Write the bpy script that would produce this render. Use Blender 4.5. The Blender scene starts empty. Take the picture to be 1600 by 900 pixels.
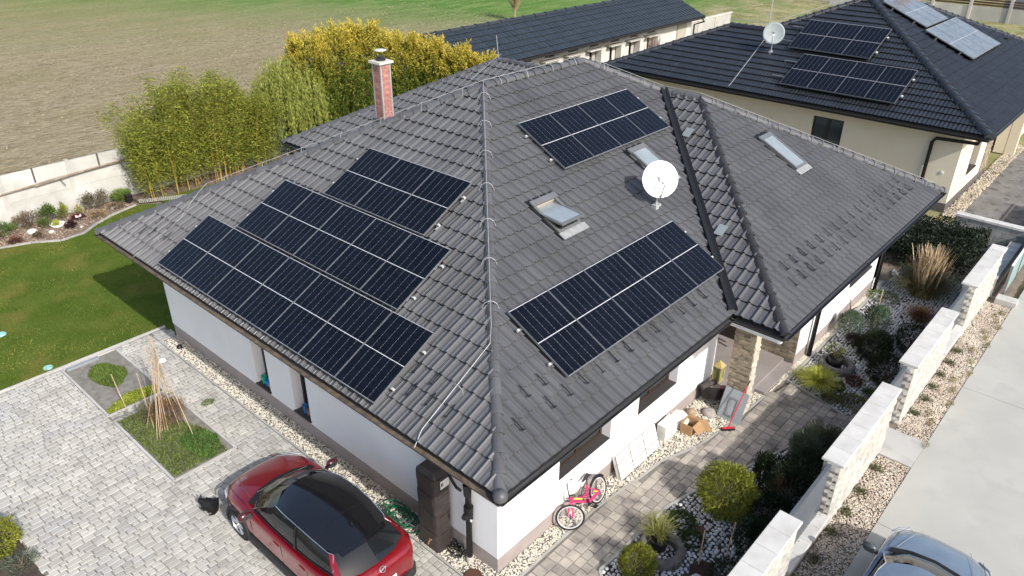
import bpy, math, random
import numpy as np
from mathutils import Vector, Matrix
R = random.Random(7)
NR = np.random.RandomState(11)
sc = bpy.context.scene
col = sc.collection

# ------------------------------------------------------------ camera
cam_d = bpy.data.cameras.new("camera"); cam = bpy.data.objects.new("camera", cam_d); col.objects.link(cam)
CP = Vector((-5.74, -5.319, 10.524)); YAW, PIT, ROL = math.radians(41.75), math.radians(28.646), math.radians(0.359)
_f = Vector((math.cos(YAW)*math.cos(PIT), math.sin(YAW)*math.cos(PIT), -math.sin(PIT)))
_r = Vector((math.sin(YAW), -math.cos(YAW), 0)); _u = _r.cross(_f)
_r2 = _r*math.cos(ROL)+_u*math.sin(ROL); _u2 = -_r*math.sin(ROL)+_u*math.cos(ROL)
cam.matrix_world = Matrix(((_r2.x, _u2.x, -_f.x, CP.x), (_r2.y, _u2.y, -_f.y, CP.y), (_r2.z, _u2.z, -_f.z, CP.z), (0, 0, 0, 1)))
cam_d.sensor_width = 36; cam_d.lens = 1180.6/1600*36; cam_d.clip_end = 1500; cam_d.clip_start = .1
sc.camera = cam
# ------------------------------------------------------------ daylight
SUN = Vector((-.28, -1.34, 1.0)).normalized()
elev = math.asin(SUN.z)
w = bpy.data.worlds.new("World"); sc.world = w; w.use_nodes = True
nt = w.node_tree; bg = nt.nodes["Background"]
sky = nt.nodes.new("ShaderNodeTexSky"); sky.sky_type = 'NISHITA'; sky.sun_disc = False
sky.sun_elevation = elev; sky.sun_rotation = math.atan2(SUN.x, SUN.y); sky.air_density = 1.0; sky.dust_density = 2.5; sky.ozone_density = 1.0
nt.links.new(sky.outputs[0], bg.inputs[0]); bg.inputs[1].default_value = 0.15
sd = bpy.data.lights.new("sun", 'SUN'); sd.energy = 3.2; sd.angle = math.radians(.53); sd.color = (1, .96, .905)
so = bpy.data.objects.new("sun", sd); col.objects.link(so); so.rotation_euler = SUN.to_track_quat('Z', 'Y').to_euler(); so.location = (0, -20, 30)
sc.view_settings.view_transform = 'Standard'; sc.view_settings.look = 'None'; sc.view_settings.exposure = 0.50; sc.view_settings.gamma = 1
sc.cycles.max_bounces = 6; sc.cycles.use_denoising = True

# ------------------------------------------------------------ materials
MATS = {}
def M(name, c, rough=.8, c2=None, scale=4, rnd=.12, bump=0, bscale=60, metal=0, spec=.4, coat=0, detail=4, island=False, mixlo=.35, mixhi=.65, hue=0, trans=0, c3=None, scale3=1.0):
    if name in MATS: return MATS[name]
    m = bpy.data.materials.new(name); m.use_nodes = True; n = m.node_tree.nodes; l = m.node_tree.links
    b = n["Principled BSDF"]; b.inputs["Roughness"].default_value = rough; b.inputs["Metallic"].default_value = metal
    b.inputs["Specular IOR Level"].default_value = spec; b.inputs["Coat Weight"].default_value = coat; b.inputs["Coat Roughness"].default_value = .05
    if trans: b.inputs["Transmission Weight"].default_value = trans
    tc = n.new("ShaderNodeTexCoord"); geo = n.new("ShaderNodeNewGeometry"); pos = geo.outputs["Position"]
    def noise(s, d=detail):
        t = n.new("ShaderNodeTexNoise"); t.inputs["Scale"].default_value = s; t.inputs["Detail"].default_value = d; l.new(pos, t.inputs["Vector"]); return t.outputs["Fac"]
    def mapr(x, a, bb, c_, d_):
        t = n.new("ShaderNodeMapRange"); l.new(x, t.inputs[0]); t.inputs[1].default_value = a; t.inputs[2].default_value = bb; t.inputs[3].default_value = c_; t.inputs[4].default_value = d_; return t.outputs[0]
    def mix(fac, a, bb):
        t = n.new("ShaderNodeMix"); t.data_type = 'RGBA'; l.new(fac, t.inputs[0])
        for i, x in ((6, a), (7, bb)):
            if isinstance(x, tuple): t.inputs[i].default_value = (*x, 1)
            else: l.new(x, t.inputs[i])
        return t.outputs[2]
    cc = tuple(c)
    if c2: cc = mix(mapr(noise(scale), mixlo, mixhi, 0, 1), cc, tuple(c2))
    else: cc = mix(mapr(noise(scale), .3, .7, 0, 1), tuple(x*.9 for x in c), tuple(min(1, x*1.1) for x in c))
    if c3: cc = mix(mapr(noise(scale3), .52, .66, 0, 1), cc, tuple(c3))
    if rnd:
        oi = n.new("ShaderNodeObjectInfo").outputs["Random"]
        x = oi
        if island:
            a = n.new("ShaderNodeMath"); a.operation = 'ADD'; l.new(oi, a.inputs[0]); l.new(geo.outputs["Random Per Island"], a.inputs[1])
            f = n.new("ShaderNodeMath"); f.operation = 'FRACT'; l.new(a.outputs[0], f.inputs[0]); x = f.outputs[0]
        hs = n.new("ShaderNodeHueSaturation"); l.new(cc, hs.inputs["Color"]); l.new(mapr(x, 0, 1, 1-rnd, 1+rnd), hs.inputs["Value"])
        if hue:
            g = n.new("ShaderNodeMath"); g.operation = 'MULTIPLY'; l.new(x, g.inputs[0]); g.inputs[1].default_value = 7.31
            g2 = n.new("ShaderNodeMath"); g2.operation = 'FRACT'; l.new(g.outputs[0], g2.inputs[0]); l.new(mapr(g2.outputs[0], 0, 1, .5-hue, .5+hue), hs.inputs["Hue"])
        cc = hs.outputs[0]
    l.new(cc, b.inputs["Base Color"]) if not isinstance(cc, tuple) else None
    if bump:
        bp = n.new("ShaderNodeBump"); bp.inputs["Strength"].default_value = bump; bp.inputs["Distance"].default_value = .02
        l.new(noise(bscale, 6), bp.inputs["Height"]); l.new(bp.outputs[0], b.inputs["Normal"])
    MATS[name] = m; return m

tileM = M("roof_tile_grey", (.088, .090, .096), .33, (.108, .110, .115), 1.1, .055, .08, 90, island=True, spec=.52, c3=(.083, .084, .087), scale3=.8)
capM = M("ridge_cap_grey", (.095, .096, .102), .4, rnd=.15, bump=.1)
deckM = M("roof_underlay", (.02, .02, .022), .8)
tileB = M("neighbour_tile", (.017, .019, .023), .27, (.022, .025, .03), 2, .15, .05, 80, island=True, spec=.6)
metalB = M("dark_metal_roofing", (.026, .034, .042), .42, (.032, .041, .05), 1, .16, island=True, spec=.4)
wallM = M("white_render", (.85, .845, .84), .9, (.81, .805, .80), 1.5, 0, .15, 160)
plinthM = M("plinth_render", (.34, .29, .27), .9, (.39, .335, .31), 3, 0, .3, 120)
beigeM = M("beige_render", (.70, .635, .51), .9, (.67, .60, .47), 1.2, 0, .12, 120)
anthM = M("anthracite_metal", (.022, .022, .025), .4, rnd=0, spec=.5)
blackM = M("black_plastic", (.012, .012, .013), .45, rnd=0)
brownF = M("brown_window_frame", (.045, .026, .018), .45, rnd=0)
sillM = M("dark_sill", (.05, .045, .045), .55, rnd=0)
glassM = M("window_glass", (.03, .045, .05), .06, (.05, .06, .06), .8, 0, spec=.9)
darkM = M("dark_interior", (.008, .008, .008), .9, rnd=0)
whiteP = M("white_paint", (.8, .8, .79), .45, rnd=0)
silverM = M("silver_frame", (.24, .25, .26), .35, rnd=0, metal=.5)
galvM = M("galvanised_wire", (.42, .43, .43), .55, rnd=0, metal=.3)
whiteBS = M("white_backsheet", (.24, .25, .27), .35, rnd=0)
cellM = M("solar_cell", (.003, .0038, .0075), .13, (.0040, .0047, .0085), 1.3, .3, spec=.32, island=True, hue=.01)
cellG = M("cell_painted_sky", (.13, .15, .17), .22, (.17, .19, .21), 1.3, .15, spec=.7, island=True)  # pale colour paints the sky's reflection into the cells
concM = M("concrete", (.5, .49, .46), .85, (.44, .43, .41), .8, .05, .12, 70, c3=(.40, .39, .37), scale3=2.5)
roadM = M("road_concrete", (.43, .425, .385), .85, (.385, .38, .345), .8, .05, .1, 40, c3=(.38, .375, .345), scale3=1.7)
kerbM = M("kerb_concrete", (.42, .41, .38), .9, (.34, .33, .31), 3, .08, .2, 60)
paverA = M("drive_paver", (.475, .46, .415), .85, (.38, .365, .33), 1.9, .15, .25, 60, island=True, c3=(.40, .39, .37), scale3=1.1)
paverB = M("path_paver", (.42, .38, .325), .85, (.30, .27, .24), 3.2, .16, .25, 60, island=True, c3=(.22, .20, .185), scale3=2.2)
jointM = M("joint_sand", (.17, .16, .135), .95, (.25, .235, .21), 6, 0)
gravM = M("cream_gravel", (.66, .60, .49), .8, (.72, .68, .59), 9, .26, island=True, hue=.02)
pebM = M("white_pebble", (.60, .61, .62), .7, (.50, .51, .53), 9, .2, island=True)
soilM = M("soil", (.17, .135, .105), .95, (.23, .19, .155), 5, 0, .5, 40)
darkSoil = M("dark_soil", (.05, .04, .032), .95, (.08, .065, .05), 6, 0, .5, 50)
stoneW = M("split_stone_white", (.50, .48, .43), .85, (.36, .34, .31), 5, .09, .55, 26, island=True)
capW = M("white_cap_stone", (.60, .59, .56), .8, (.50, .49, .46), 3, .05, .15, 60)
stoneC = M("stacked_stone_cladding", (.36, .30, .22), .85, (.25, .21, .155), 6, .28, .5, 40, island=True)
greyPanel = M("grey_panel", (.095, .108, .125), .5, rnd=0)
porchM = M("porch_tile", (.27, .24, .23), .5, (.31, .28, .27), 2, .05)
leafM = {}
def leaf(name, c, rnd=.35, hue=.015, rough=.6):
    if name not in leafM:
        leafM[name] = M("leaf_"+name, c, rough, tuple(x*.72 for x in c), 3.0, rnd, island=True, hue=hue, spec=.25)
    return leafM[name]

# ------------------------------------------------------------ mesh helpers
class MB:
    def __init__(s): s.v = []; s.f = []
    def poly(s, pts):
        i = len(s.v); s.v += [tuple(p) for p in pts]; s.f.append(tuple(range(i, i+len(pts)))); return s
    def mesh_(s, vs, fs):
        i = len(s.v); s.v += [tuple(p) for p in vs]; s.f += [tuple(i+k for k in f) for f in fs]; return s
    def box(s, x0, x1, y0, y1, z0, z1, mat=None):
        vs = [(x, y, z) for z in (z0, z1) for y in (y0, y1) for x in (x0, x1)]
        if mat is not None: vs = [mat @ Vector(p) for p in vs]
        return s.mesh_(vs, [(0, 2, 3, 1), (4, 5, 7, 6), (0, 1, 5, 4), (2, 6, 7, 3), (0, 4, 6, 2), (1, 3, 7, 5)])
    def prism(s, pts, z0, z1):
        n = len(pts); i = len(s.v)
        s.v += [(p[0], p[1], z0) for p in pts]+[(p[0], p[1], z1) for p in pts]
        s.f.append(tuple(i+k for k in reversed(range(n)))); s.f.append(tuple(i+n+k for k in range(n)))
        for k in range(n): s.f.append((i+k, i+(k+1) % n, i+n+(k+1) % n, i+n+k))
        return s
    def tube(s, path, r, n=6, cap=True):
        path = [Vector(p) for p in path]; rs = r if isinstance(r, (list, tuple)) else [r]*len(path); i0 = len(s.v)
        prev = None
        for k, p in enumerate(path):
            d = (path[min(k+1, len(path)-1)]-path[max(k-1, 0)]); d = d.normalized() if d.length > 1e-9 else Vector((0, 0, 1))
            a = prev if prev is not None else (Vector((0, 0, 1)) if abs(d.z) < .9 else Vector((1, 0, 0)))
            a = (a-d*a.dot(d)).normalized(); b = d.cross(a); prev = a
            for j in range(n):
                t = 2*math.pi*j/n; s.v.append(tuple(p+(a*math.cos(t)+b*math.sin(t))*rs[k]))
        for k in range(len(path)-1):
            for j in range(n):
                a0 = i0+k*n+j; a1 = i0+k*n+(j+1) % n; s.f.append((a0, a1, a1+n, a0+n))
        if cap:
            s.f.append(tuple(i0+j for j in reversed(range(n)))); s.f.append(tuple(i0+(len(path)-1)*n+j for j in range(n)))
        return s
    def lathe(s, prof, c=(0, 0, 0), n=20, mat=None):
        i0 = len(s.v); c = Vector(c)
        for (r, z) in prof:
            for j in range(n):
                t = 2*math.pi*j/n; p = Vector((r*math.cos(t), r*math.sin(t), z))
                if mat is not None: p = mat @ p
                s.v.append(tuple(c+p))
        for k in range(len(prof)-1):
            for j in range(n):
                a0 = i0+k*n+j; a1 = i0+k*n+(j+1) % n; s.f.append((a0, a1, a1+n, a0+n))
        return s
    def data(s, name, m, smooth=False):
        me = bpy.data.meshes.new(name); me.from_pydata(s.v, [], s.f); me.materials.append(m)
        if smooth: me.shade_smooth()
        me.update(); return me
def link(name, me, parent=None, loc=None, rot=None):
    o = bpy.data.objects.new(name, me); col.objects.link(o)
    if parent: o.parent = parent
    if loc is not None: o.location = loc
    if rot is not None: o.rotation_euler = rot
    return o
def tag(o, label=None, cat=None, group=None, kind=None):
    if label: o["label"] = label
    if cat: o["category"] = cat
    if group: o["group"] = group
    if kind: o["kind"] = kind
    return o
def obj(name, mb, m, parent=None, smooth=False, **k):
    o = link(name, mb.data(name, m, smooth), parent)
    if k: tag(o, **k)
    return o
def thing(name, label, cat, loc=(0, 0, 0), rz=0, group=None):
    o = link(name, None, None, loc, (0, 0, rz)); o.empty_display_size = .1
    return tag(o, label, cat, group)
def fast_mesh(name, V, F, m, parent=None, smooth=False, **k):
    """V (n,3) F (k,c) numpy"""
    me = bpy.data.meshes.new(name); c = F.shape[1]
    me.vertices.add(len(V)); me.vertices.foreach_set("co", np.ascontiguousarray(V, dtype=np.float32).ravel())
    me.loops.add(F.size); me.loops.foreach_set("vertex_index", F.ravel().astype(np.int32))
    me.polygons.add(len(F)); me.polygons.foreach_set("loop_start", np.arange(0, F.size, c, dtype=np.int32))
    me.update(calc_edges=True); me.validate(); me.materials.append(m)
    if smooth: me.shade_smooth()
    o = link(name, me, parent)
    if k: tag(o, **k)
    return o
def unit(a): return a/np.maximum(np.linalg.norm(a, axis=1, keepdims=True), 1e-9)
def leaves(name, P, D, l, wd, m, parent=None, **k):
    """rhombic leaf at each point P pointing along D"""
    n = len(P); D = unit(D); S = unit(np.cross(D, NR.normal(size=(n, 3)))); L = (l*(.6+.8*NR.rand(n)))[:, None]; W = (wd*(.6+.8*NR.rand(n)))[:, None]
    V = np.stack([P, P+D*L*.45+S*W*.5, P+D*L, P+D*L*.45-S*W*.5], 1).reshape(-1, 3)
    return fast_mesh(name, V, np.arange(n*4).reshape(n, 4), m, parent, **k)
def inpoly(x, y, poly):
    r = np.zeros(len(x), bool); n = len(poly)
    for i in range(n):
        x0, y0 = poly[i]; x1, y1 = poly[(i+1) % n]
        c = ((y0 > y) != (y1 > y)) & (x < (x1-x0)*(y-y0)/((y1-y0) if y1 != y0 else 1e-12)+x0); r ^= c
    return r
def clip_poly(pts, poly):
    """clip list of (u,v,...) tuples by convex ccw poly; interpolates the rest"""
    out = pts; n = len(poly)
    for i in range(n):
        ax, ay = poly[i]; bx, by = poly[(i+1) % n]; ex, ey = bx-ax, by-ay
        src = out; out = []
        if not src: return []
        for k in range(len(src)):
            p, q = src[k], src[(k+1) % len(src)]
            dp = ex*(p[1]-ay)-ey*(p[0]-ax); dq = ex*(q[1]-ay)-ey*(q[0]-ax)
            if dp >= -1e-9: out.append(p)
            if (dp > 1e-9 and dq < -1e-9) or (dp < -1e-9 and dq > 1e-9):
                t = dp/(dp-dq); out.append(tuple(a+(b-a)*t for a, b in zip(p, q)))
    return out

def stones(name, poly, n, r0, r1, m, z=0, parent=None, flat=.7, hexa=False, grid=0, **k):
    """scattered stones (octahedra or rounded bicones) inside poly"""
    xs = [p[0] for p in poly]; ys = [p[1] for p in poly]
    x = NR.uniform(min(xs), max(xs), n*3); y = NR.uniform(min(ys), max(ys), n*3); ok = inpoly(x, y, poly); x = x[ok][:n]; y = y[ok][:n]; n = len(x)
    if grid:
        gx_, gy_ = np.meshgrid(np.arange(min(xs), max(xs), grid), np.arange(min(ys), max(ys), grid*.87)); gx_ = gx_+(np.arange(gx_.shape[0]) % 2)[:, None]*grid*.5
        x = gx_.ravel()+NR.uniform(-.18, .18, gx_.size)*grid; y = gy_.ravel()+NR.uniform(-.18, .18, gx_.size)*grid; ok = inpoly(x, y, poly) & (NR.rand(x.size) < .96); x = x[ok]; y = y[ok]; n = len(x)
    r = NR.uniform(r0, r1, n)
    if hexa:
        a = np.arange(6)*math.pi/3; rings = []
        for rr, zz in ((.75, -.5), (1, 0.05), (.68, .62)): rings.append(np.stack([rr*np.cos(a), rr*np.sin(a), np.full(6, zz)], 1))
        T = np.concatenate(rings+[np.array([[0, 0, .85]])]); F = []
        for q in range(2):
            for j in range(6): F += [(q*6+j, q*6+(j+1) % 6, q*6+6+(j+1) % 6), (q*6+j, q*6+6+(j+1) % 6, q*6+6+j)]
        for j in range(6): F.append((12+j, 12+(j+1) % 6, 18))
        F = np.array(F)
    else:
        T = np.array([(1, 0, 0), (0, 1, 0), (-1, 0, 0), (0, -1, 0), (0, 0, 1), (0, 0, -1)], float); F = np.array([(0, 1, 4), (1, 2, 4), (2, 3, 4), (3, 0, 4), (1, 0, 5), (2, 1, 5), (3, 2, 5), (0, 3, 5)])
    th = NR.uniform(0, 6.28, n); c, s_ = np.cos(th), np.sin(th)
    V = T[None]*(1+NR.uniform(-.16, .16, (n, len(T), 1)))*r[:, None, None]*np.stack([np.ones(n), NR.uniform(.7, 1, n), np.full(n, flat)], 1)[:, None, :]
    X = V[..., 0]*c[:, None]-V[..., 1]*s_[:, None]; Y = V[..., 0]*s_[:, None]+V[..., 1]*c[:, None]
    V = np.stack([X+x[:, None], Y+y[:, None], V[..., 2]+z+r[:, None]*.35], 2).reshape(-1, 3)
    FF = (F[None]+(np.arange(n)*len(T))[:, None, None]).reshape(-1, 3)
    return fast_mesh(name, V, FF, m, parent, smooth=hexa, kind='stuff', **k)
# ------------------------------------------------------------ roofs
PROF1 = [(0, .006), (.010, .0), (.070, .006), (.078, -.005), (.086, .006), (.146, .0), (.157, .024), (.173, .048), (.195, .052), (.212, .040), (.227, .004), (.235, .006)]
PROF2 = [(0, .012), (.03, .03), (.06, .034), (.10, .012), (.14, .008), (.17, .03), (.2, .034), (.24, .012), (.27, .010)]
gapShadeM = M('tile_gap_shade', (.006, .006, .006), .9, rnd=0)  # near-black colour paints the course-line shadow under each tile lip
class Roof:
    def __init__(s, parent, prof, w, c, m, part='roof_tile'):
        s.parent = parent; s.prof = prof; s.w = w; s.c = c; s.m = m; s.items = []; s.shared = None; s.part = part; s.holes = []
    def quads(s, cs):
        q = []; lift = .043
        for (a0, h0), (a1, h1) in zip(s.prof[:-1], s.prof[1:]):
            q.append([(a0, 0, h0+lift), (a1, 0, h1+lift), (a1, cs+.03, h1), (a0, cs+.03, h0)])
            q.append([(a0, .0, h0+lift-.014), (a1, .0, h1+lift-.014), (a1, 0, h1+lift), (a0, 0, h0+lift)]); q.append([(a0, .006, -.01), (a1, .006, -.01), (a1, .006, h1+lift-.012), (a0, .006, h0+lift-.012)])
        q.append([(0, 0, -.01), (0, 0, s.prof[0][1]+lift), (0, cs+.03, s.prof[0][1]), (0, cs+.03, -.01)])
        return q
    def face(s, O, U, D, t, poly, vis=True, holes=()):
        k = math.sqrt(1+t*t); O = Vector(O); U = Vector(U); D = Vector(D); V = (D+Vector((0, 0, t)))/k; N = U.cross(V).normalized(); cs = s.c*k
        P2 = [(u, v*k) for u, v in poly]; us = [p[0] for p in P2]; vs = [p[1] for p in P2]
        mb = MB(); mb.poly([O+U*u+V*v-N*.012 for u, v in P2]); mb.poly([O+U*u+V*v-N*.07 for u, v in reversed(P2)])
        obj('roof_deck', mb, deckM, s.parent)
        base = s.quads(cs)
        n = len(P2)
        def inside(u, v): return all((P2[(i+1) % n][0]-P2[i][0])*(v-P2[i][1])-(P2[(i+1) % n][1]-P2[i][1])*(u-P2[i][0]) >= 0 for i in range(n))
        for j in range(int(min(vs)/cs)-1, int(max(vs)/cs)+2):
            for i in range(int(min(us)/s.w)-1, int(max(us)/s.w)+2):
                u0, v0 = i*s.w, j*cs
                if any(h[0] < u0+s.w*.5 < h[1] and h[2]*k < v0+cs*.5 < h[3]*k for h in holes): continue
                corners = [(u0, v0), (u0+s.w, v0), (u0+s.w, v0+cs), (u0, v0+cs)]
                full = all(inside(*c_) for c_ in corners)
                if not full:
                    if not clip_poly(corners, P2): continue
                M4 = Matrix(((U.x, V.x, N.x, 0), (U.y, V.y, N.y, 0), (U.z, V.z, N.z, 0), (0, 0, 0, 1)))
                jit = N*R.uniform(0, .004)
                M4.translation = O+U*u0+V*v0+jit
                if full: q = None
                else:
                    q = []
                    for f in base:
                        g = clip_poly([(a+u0, b+v0, h) for a, b, h in f], P2)
                        if len(g) > 2: q.append([(a-u0, b-v0, h) for a, b, h in g])
                    if not q: continue
                d = (M4.translation-CP).length if vis else 999
                s.items.append((d, M4, q))
        s.base = base
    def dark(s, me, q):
        me.materials.append(gapShadeM); me.polygons.foreach_set('material_index', [1 if all(abs(p[1]-.006) < 1e-6 for p in f) else 0 for f in q])
    def build(s, nmax=300):
        s.items.sort(key=lambda x: x[0])
        def me_of(q):
            mb = MB()
            for f in q: mb.poly(f)
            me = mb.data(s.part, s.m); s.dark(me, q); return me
        sh = me_of(s.base)
        for d, M4, q in s.items[:nmax]:
            o = link(s.part, sh if q is None else me_of(q), s.parent); o.matrix_local = M4
        mb = MB(); allq = []
        for d, M4, q in s.items[nmax:]:
            for f in (q or s.base): mb.poly([M4 @ Vector(p) for p in f]); allq.append(f)
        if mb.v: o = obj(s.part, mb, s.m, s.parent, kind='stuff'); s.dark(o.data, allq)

_capcache = {}
def caps(parent, P, Q, r=.105, L=.33, m=None, name='ridge_cap', lift=.02):
    """half round caps from the low end P to the high end Q"""
    m = m or capM; P = Vector(P); Q = Vector(Q); d = (Q-P); n = max(1, round(d.length/L)); seg = d.length/n; d.normalize()
    key = (round(seg, 3), r, m.name)
    if key not in _capcache:
        mb = MB(); K = 8
        rings = [(-.025, 1.17), (.035, 1.17), (.036, 1.0), (seg+.01, .9)]
        vs = []; fs = []
        for x, k in rings:
            for j in range(K+1):
                a = math.pi*j/K; vs.append((x, math.cos(a)*r*k, math.sin(a)*r*k*.85-.02))
        for q in range(3):
            for j in range(K): a0 = q*(K+1)+j; fs.append((a0, a0+K+1, a0+K+2, a0+1))
        vs2 = len(vs); vs.append((-.02, 0, -.03))
        for j in range(K): fs.append((j, j+1, vs2))
        mb.mesh_(vs, fs); me = mb.data(name, m, False)
        _capcache[key] = me
    me = _capcache[key]; s = Vector((0, 0, 1)).cross(d).normalized(); u = d.cross(s)
    for i in range(n):
        o = link(name, me, parent); M4 = Matrix(((d.x, s.x, u.x, 0), (d.y, s.y, u.y, 0), (d.z, s.z, u.z, 0), (0, 0, 0, 1)))
        M4.translation = P+d*(seg*i)+Vector((0, 0, lift)); o.matrix_local = M4
    if name == 'ridge_cap':
        pass
def gutter(parent, P, Q, m, out, r=.065, debris=None):
    """half round gutter, opening up, from P to Q; out = outward unit vector"""
    P = Vector(P); Q = Vector(Q); out = Vector(out); P = P+out*.05+Vector((0, 0, -.03)); Q = Q+out*.05+Vector((0, 0, -.03)); K = 6; vs = []; fs = []
    for E_ in (P, Q):
        for rr in (r, r-.006):
            for j in range(K+1):
                a = math.pi*j/K; vs.append(E_+out*math.cos(a)*rr-Vector((0, 0, math.sin(a)*rr)))
    n = K+1
    for j in range(K): fs += [(j, j+1, 2*n+j+1, 2*n+j), (n+j, 3*n+j, 3*n+j+1, n+j+1)]
    fs += [(0, 2*n, 3*n, n), (K, n+K, 3*n+K, 2*n+K)]
    for b in (0, 2*n):
        fs.append(tuple(b+j for j in range(n)))
    mb = MB().mesh_(vs, fs); g = obj('gutter', mb, m, parent)
    if debris:
        d = (Q-P).normalized(); mb = MB(); s = out
        N_ = max(2, int((Q-P).length/.25)); pr = None
        for i in range(N_+1):
            p = P+(Q-P)*(i/N_)-Vector((0, 0, .035+R.uniform(-.008, .012)))
            if pr is not None: mb.poly([pr-s*.045, pr+s*.045, p+s*.045, p-s*.045])
            pr = p
        obj('leaf_litter', mb, debris, g)
    return g

# ============================================================ MAIN HOUSE
W, L, A_, D_, T, H, OV = 13.136, 16.831, 6.759, 1.102, .52, 2.925, .857
house = thing('house', 'large white bungalow with grey tiled hip roof carrying solar panels in the middle', 'house')
roof = link('roof', None, house); roof.empty_display_size = .1
hz = lambda d: H+T*d
rf = Roof(roof, PROF1, .235, .3255, tileM)
X1 = (A_+L)/2; Y1 = (L-A_)/2
HSKY = [(4.75, 5.5, 2.85, 3.62), (8.43, 9.06, 2.92, 3.84)]
rf.face((0, W, H), (0, -1, 0), (1, 0, 0), T, [(0, 0), (W, 0), (W/2, W/2)])
rf.face((0, 0, H), (1, 0, 0), (0, 1, 0), T, [(0, 0), (A_, 0), (X1, Y1), (L-W/2, W/2), (W/2, W/2)], holes=HSKY)
# wing: left facet, front facet
rf.face((A_, 0, H), (0, -1, 0), (1, 0, 0), T, [(0, 0), (D_, 0), (D_-Y1, X1-A_), (-Y1, X1-A_)])
rf.face((0, -D_, H), (1, 0, 0), (0, 1, 0), T, [(A_, 0), (L, 0), (X1, Y1)], holes=[(12.0, 12.6, 2.36, 3.45)])
# right side, back, rear wing
rf.face((L, -D_, H), (0, 1, 0), (-1, 0, 0), T, [(0, 0), (W/2+D_, 0), (W/2+D_, W/2), (Y1+D_, Y1), (Y1, Y1)], vis=False)
rf.face((L, -D_, H), (0, 1, 0), (-1, 0, 0), T, [(W/2+D_, 0), (W+D_, 0), (W/2+D_, W/2)], vis=False)
RC, RW, RE = 7.01, 9.8, 15.95
RX = RC+RW/2; RD = RE-RW/2
rf.face((L, W, H), (-1, 0, 0), (0, -1, 0), T, [(0, 0), (L, 0), (L-W/2, W/2), (W/2, W/2)], vis=False)
rf.face((RC, RE, H), (0, -1, 0), (1, 0, 0), T, [(0, 0), (RE-W, 0), (RE-W+RW/2, RW/2), (RW/2, RW/2)])
rf.face((RC+RW, RE, H), (-1, 0, 0), (0, -1, 0), T, [(0, 0), (RW, 0), (RW/2, RW/2)], vis=False)
rf.face((RC+RW, W, H), (0, 1, 0), (-1, 0, 0), T, [(0, 0), (RE-W, 0), (RE-W-RW/2, RW/2), (-RW/2, RW/2)], vis=False)
rf.build(300)
AP = (W/2, W/2, hz(W/2)); BP = (L-W/2, W/2, hz(W/2)); VP = (X1, Y1, hz(Y1)); CPk = (X1, Y1-D_, hz(Y1))
caps(roof, (0.02, 0.02, H), AP, r=.095); caps(roof, (0, W, H), AP, r=.12); caps(roof, AP, BP, r=.12); caps(roof, VP, BP, r=.12)
caps(roof, VP, CPk, r=.12); caps(roof, (A_, -D_, H), CPk, r=.095, m=M("wing_hip_cap", (.035, .035, .037), .4, rnd=.1)); caps(roof, (L, -D_, H), CPk, r=.12)
caps(roof, (L, W, H), BP); RDp = (RX, RD, hz(RW/2)); caps(roof, (RC, RE, H), RDp); caps(roof, (RC+RW, RE, H), RDp); caps(roof, (RX, W-RW/2, hz(RW/2)), RDp)
mb = MB().lathe([(0, .11), (.07, .09), (.105, .04), (.11, -.03)], (0.0, 0.0, H+.02), 14); obj('hip_end_cap', mb, capM, roof, True)
# valley channel (black metal)
def valley(P, Q, wd=.16, up=.035):
    P = Vector(P); Q = Vector(Q); d = (Q-P).normalized(); s = d.cross(Vector((0, 0, 1))).normalized(); u = s.cross(d)
    mb = MB(); zz = [(-wd, up-.02), (-wd*.85, up+.055), (-.02, up+.03), (.02, up+.03), (wd*.85, up+.055), (wd, up-.02)]
    for (a, b), (c, e) in zip(zz[:-1], zz[1:]): mb.poly([P+s*a+u*b, P+s*c+u*e, Q+s*c+u*e, Q+s*a+u*b])
    obj('valley_channel', mb, blackM, roof)
valley((A_+.02, 0.02, H+.02), VP, .105, .085)
# soffit, fascia, gutters
soffM = M("soffit_board", (.30, .29, .28), .7, rnd=0)
mb = MB(); mb.box(0.04, L-.04, .04, W-.04, H-.16, H-.10); mb.box(A_+.04, L-.04, -D_+.04, .04, H-.16, H-.10); mb.box(RC+.04, RC+RW-.04, W-.04, RE-.04, H-.16, H-.10); obj('soffit', mb, soffM, roof)
mb = MB()
mb.box(.0, .035, 0, W, H-.17, H-.005); mb.box(.035, A_+.035, 0, .035, H-.17, H-.005); mb.box(A_, A_+.035, -D_, 0, H-.17, H-.005)
mb.box(A_+.035, L-.035, -D_, -D_+.035, H-.17, H-.005); mb.box(L-.035, L, -D_, W, H-.17, H-.005); mb.box(.035, L-.035, W-.035, W, H-.17, H-.005)
mb.box(RC, RC+.035, W, RE, H-.17, H-.005); mb.box(RC, RC+RW, RE-.035, RE, H-.17, H-.005)
obj('fascia', mb, anthM, roof)
litM = M("leaf_litter", (.16, .125, .085), .95, (.08, .06, .045), 8, 0, .3)
gutM = M("gutter_graphite", (.035, .035, .038), .35, rnd=0, spec=.6)
gutter(roof, (0, -.05, H), (0, W+.05, H), gutM, (-1, 0, 0), debris=litM)
gutter(roof, (-.05, 0, H), (A_, 0, H), gutM, (0, -1, 0), debris=M("gutter_silt", (.05, .05, .05), .9, rnd=0))
gutter(roof, (A_, -D_, H), (A_, -.02, H), blackM, (-1, 0, 0)); gutter(roof, (A_-.05, -D_, H), (L+.05, -D_, H), gutM, (0, -1, 0)); gutter(roof, (RC, W, H), (RC, RE, H), gutM, (-1, 0, 0))
mb = MB().box(A_+.01, A_+.12, -D_+.06, .1, H-.25, H-.172); obj('soffit_trim', mb, whiteP, roof)
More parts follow.
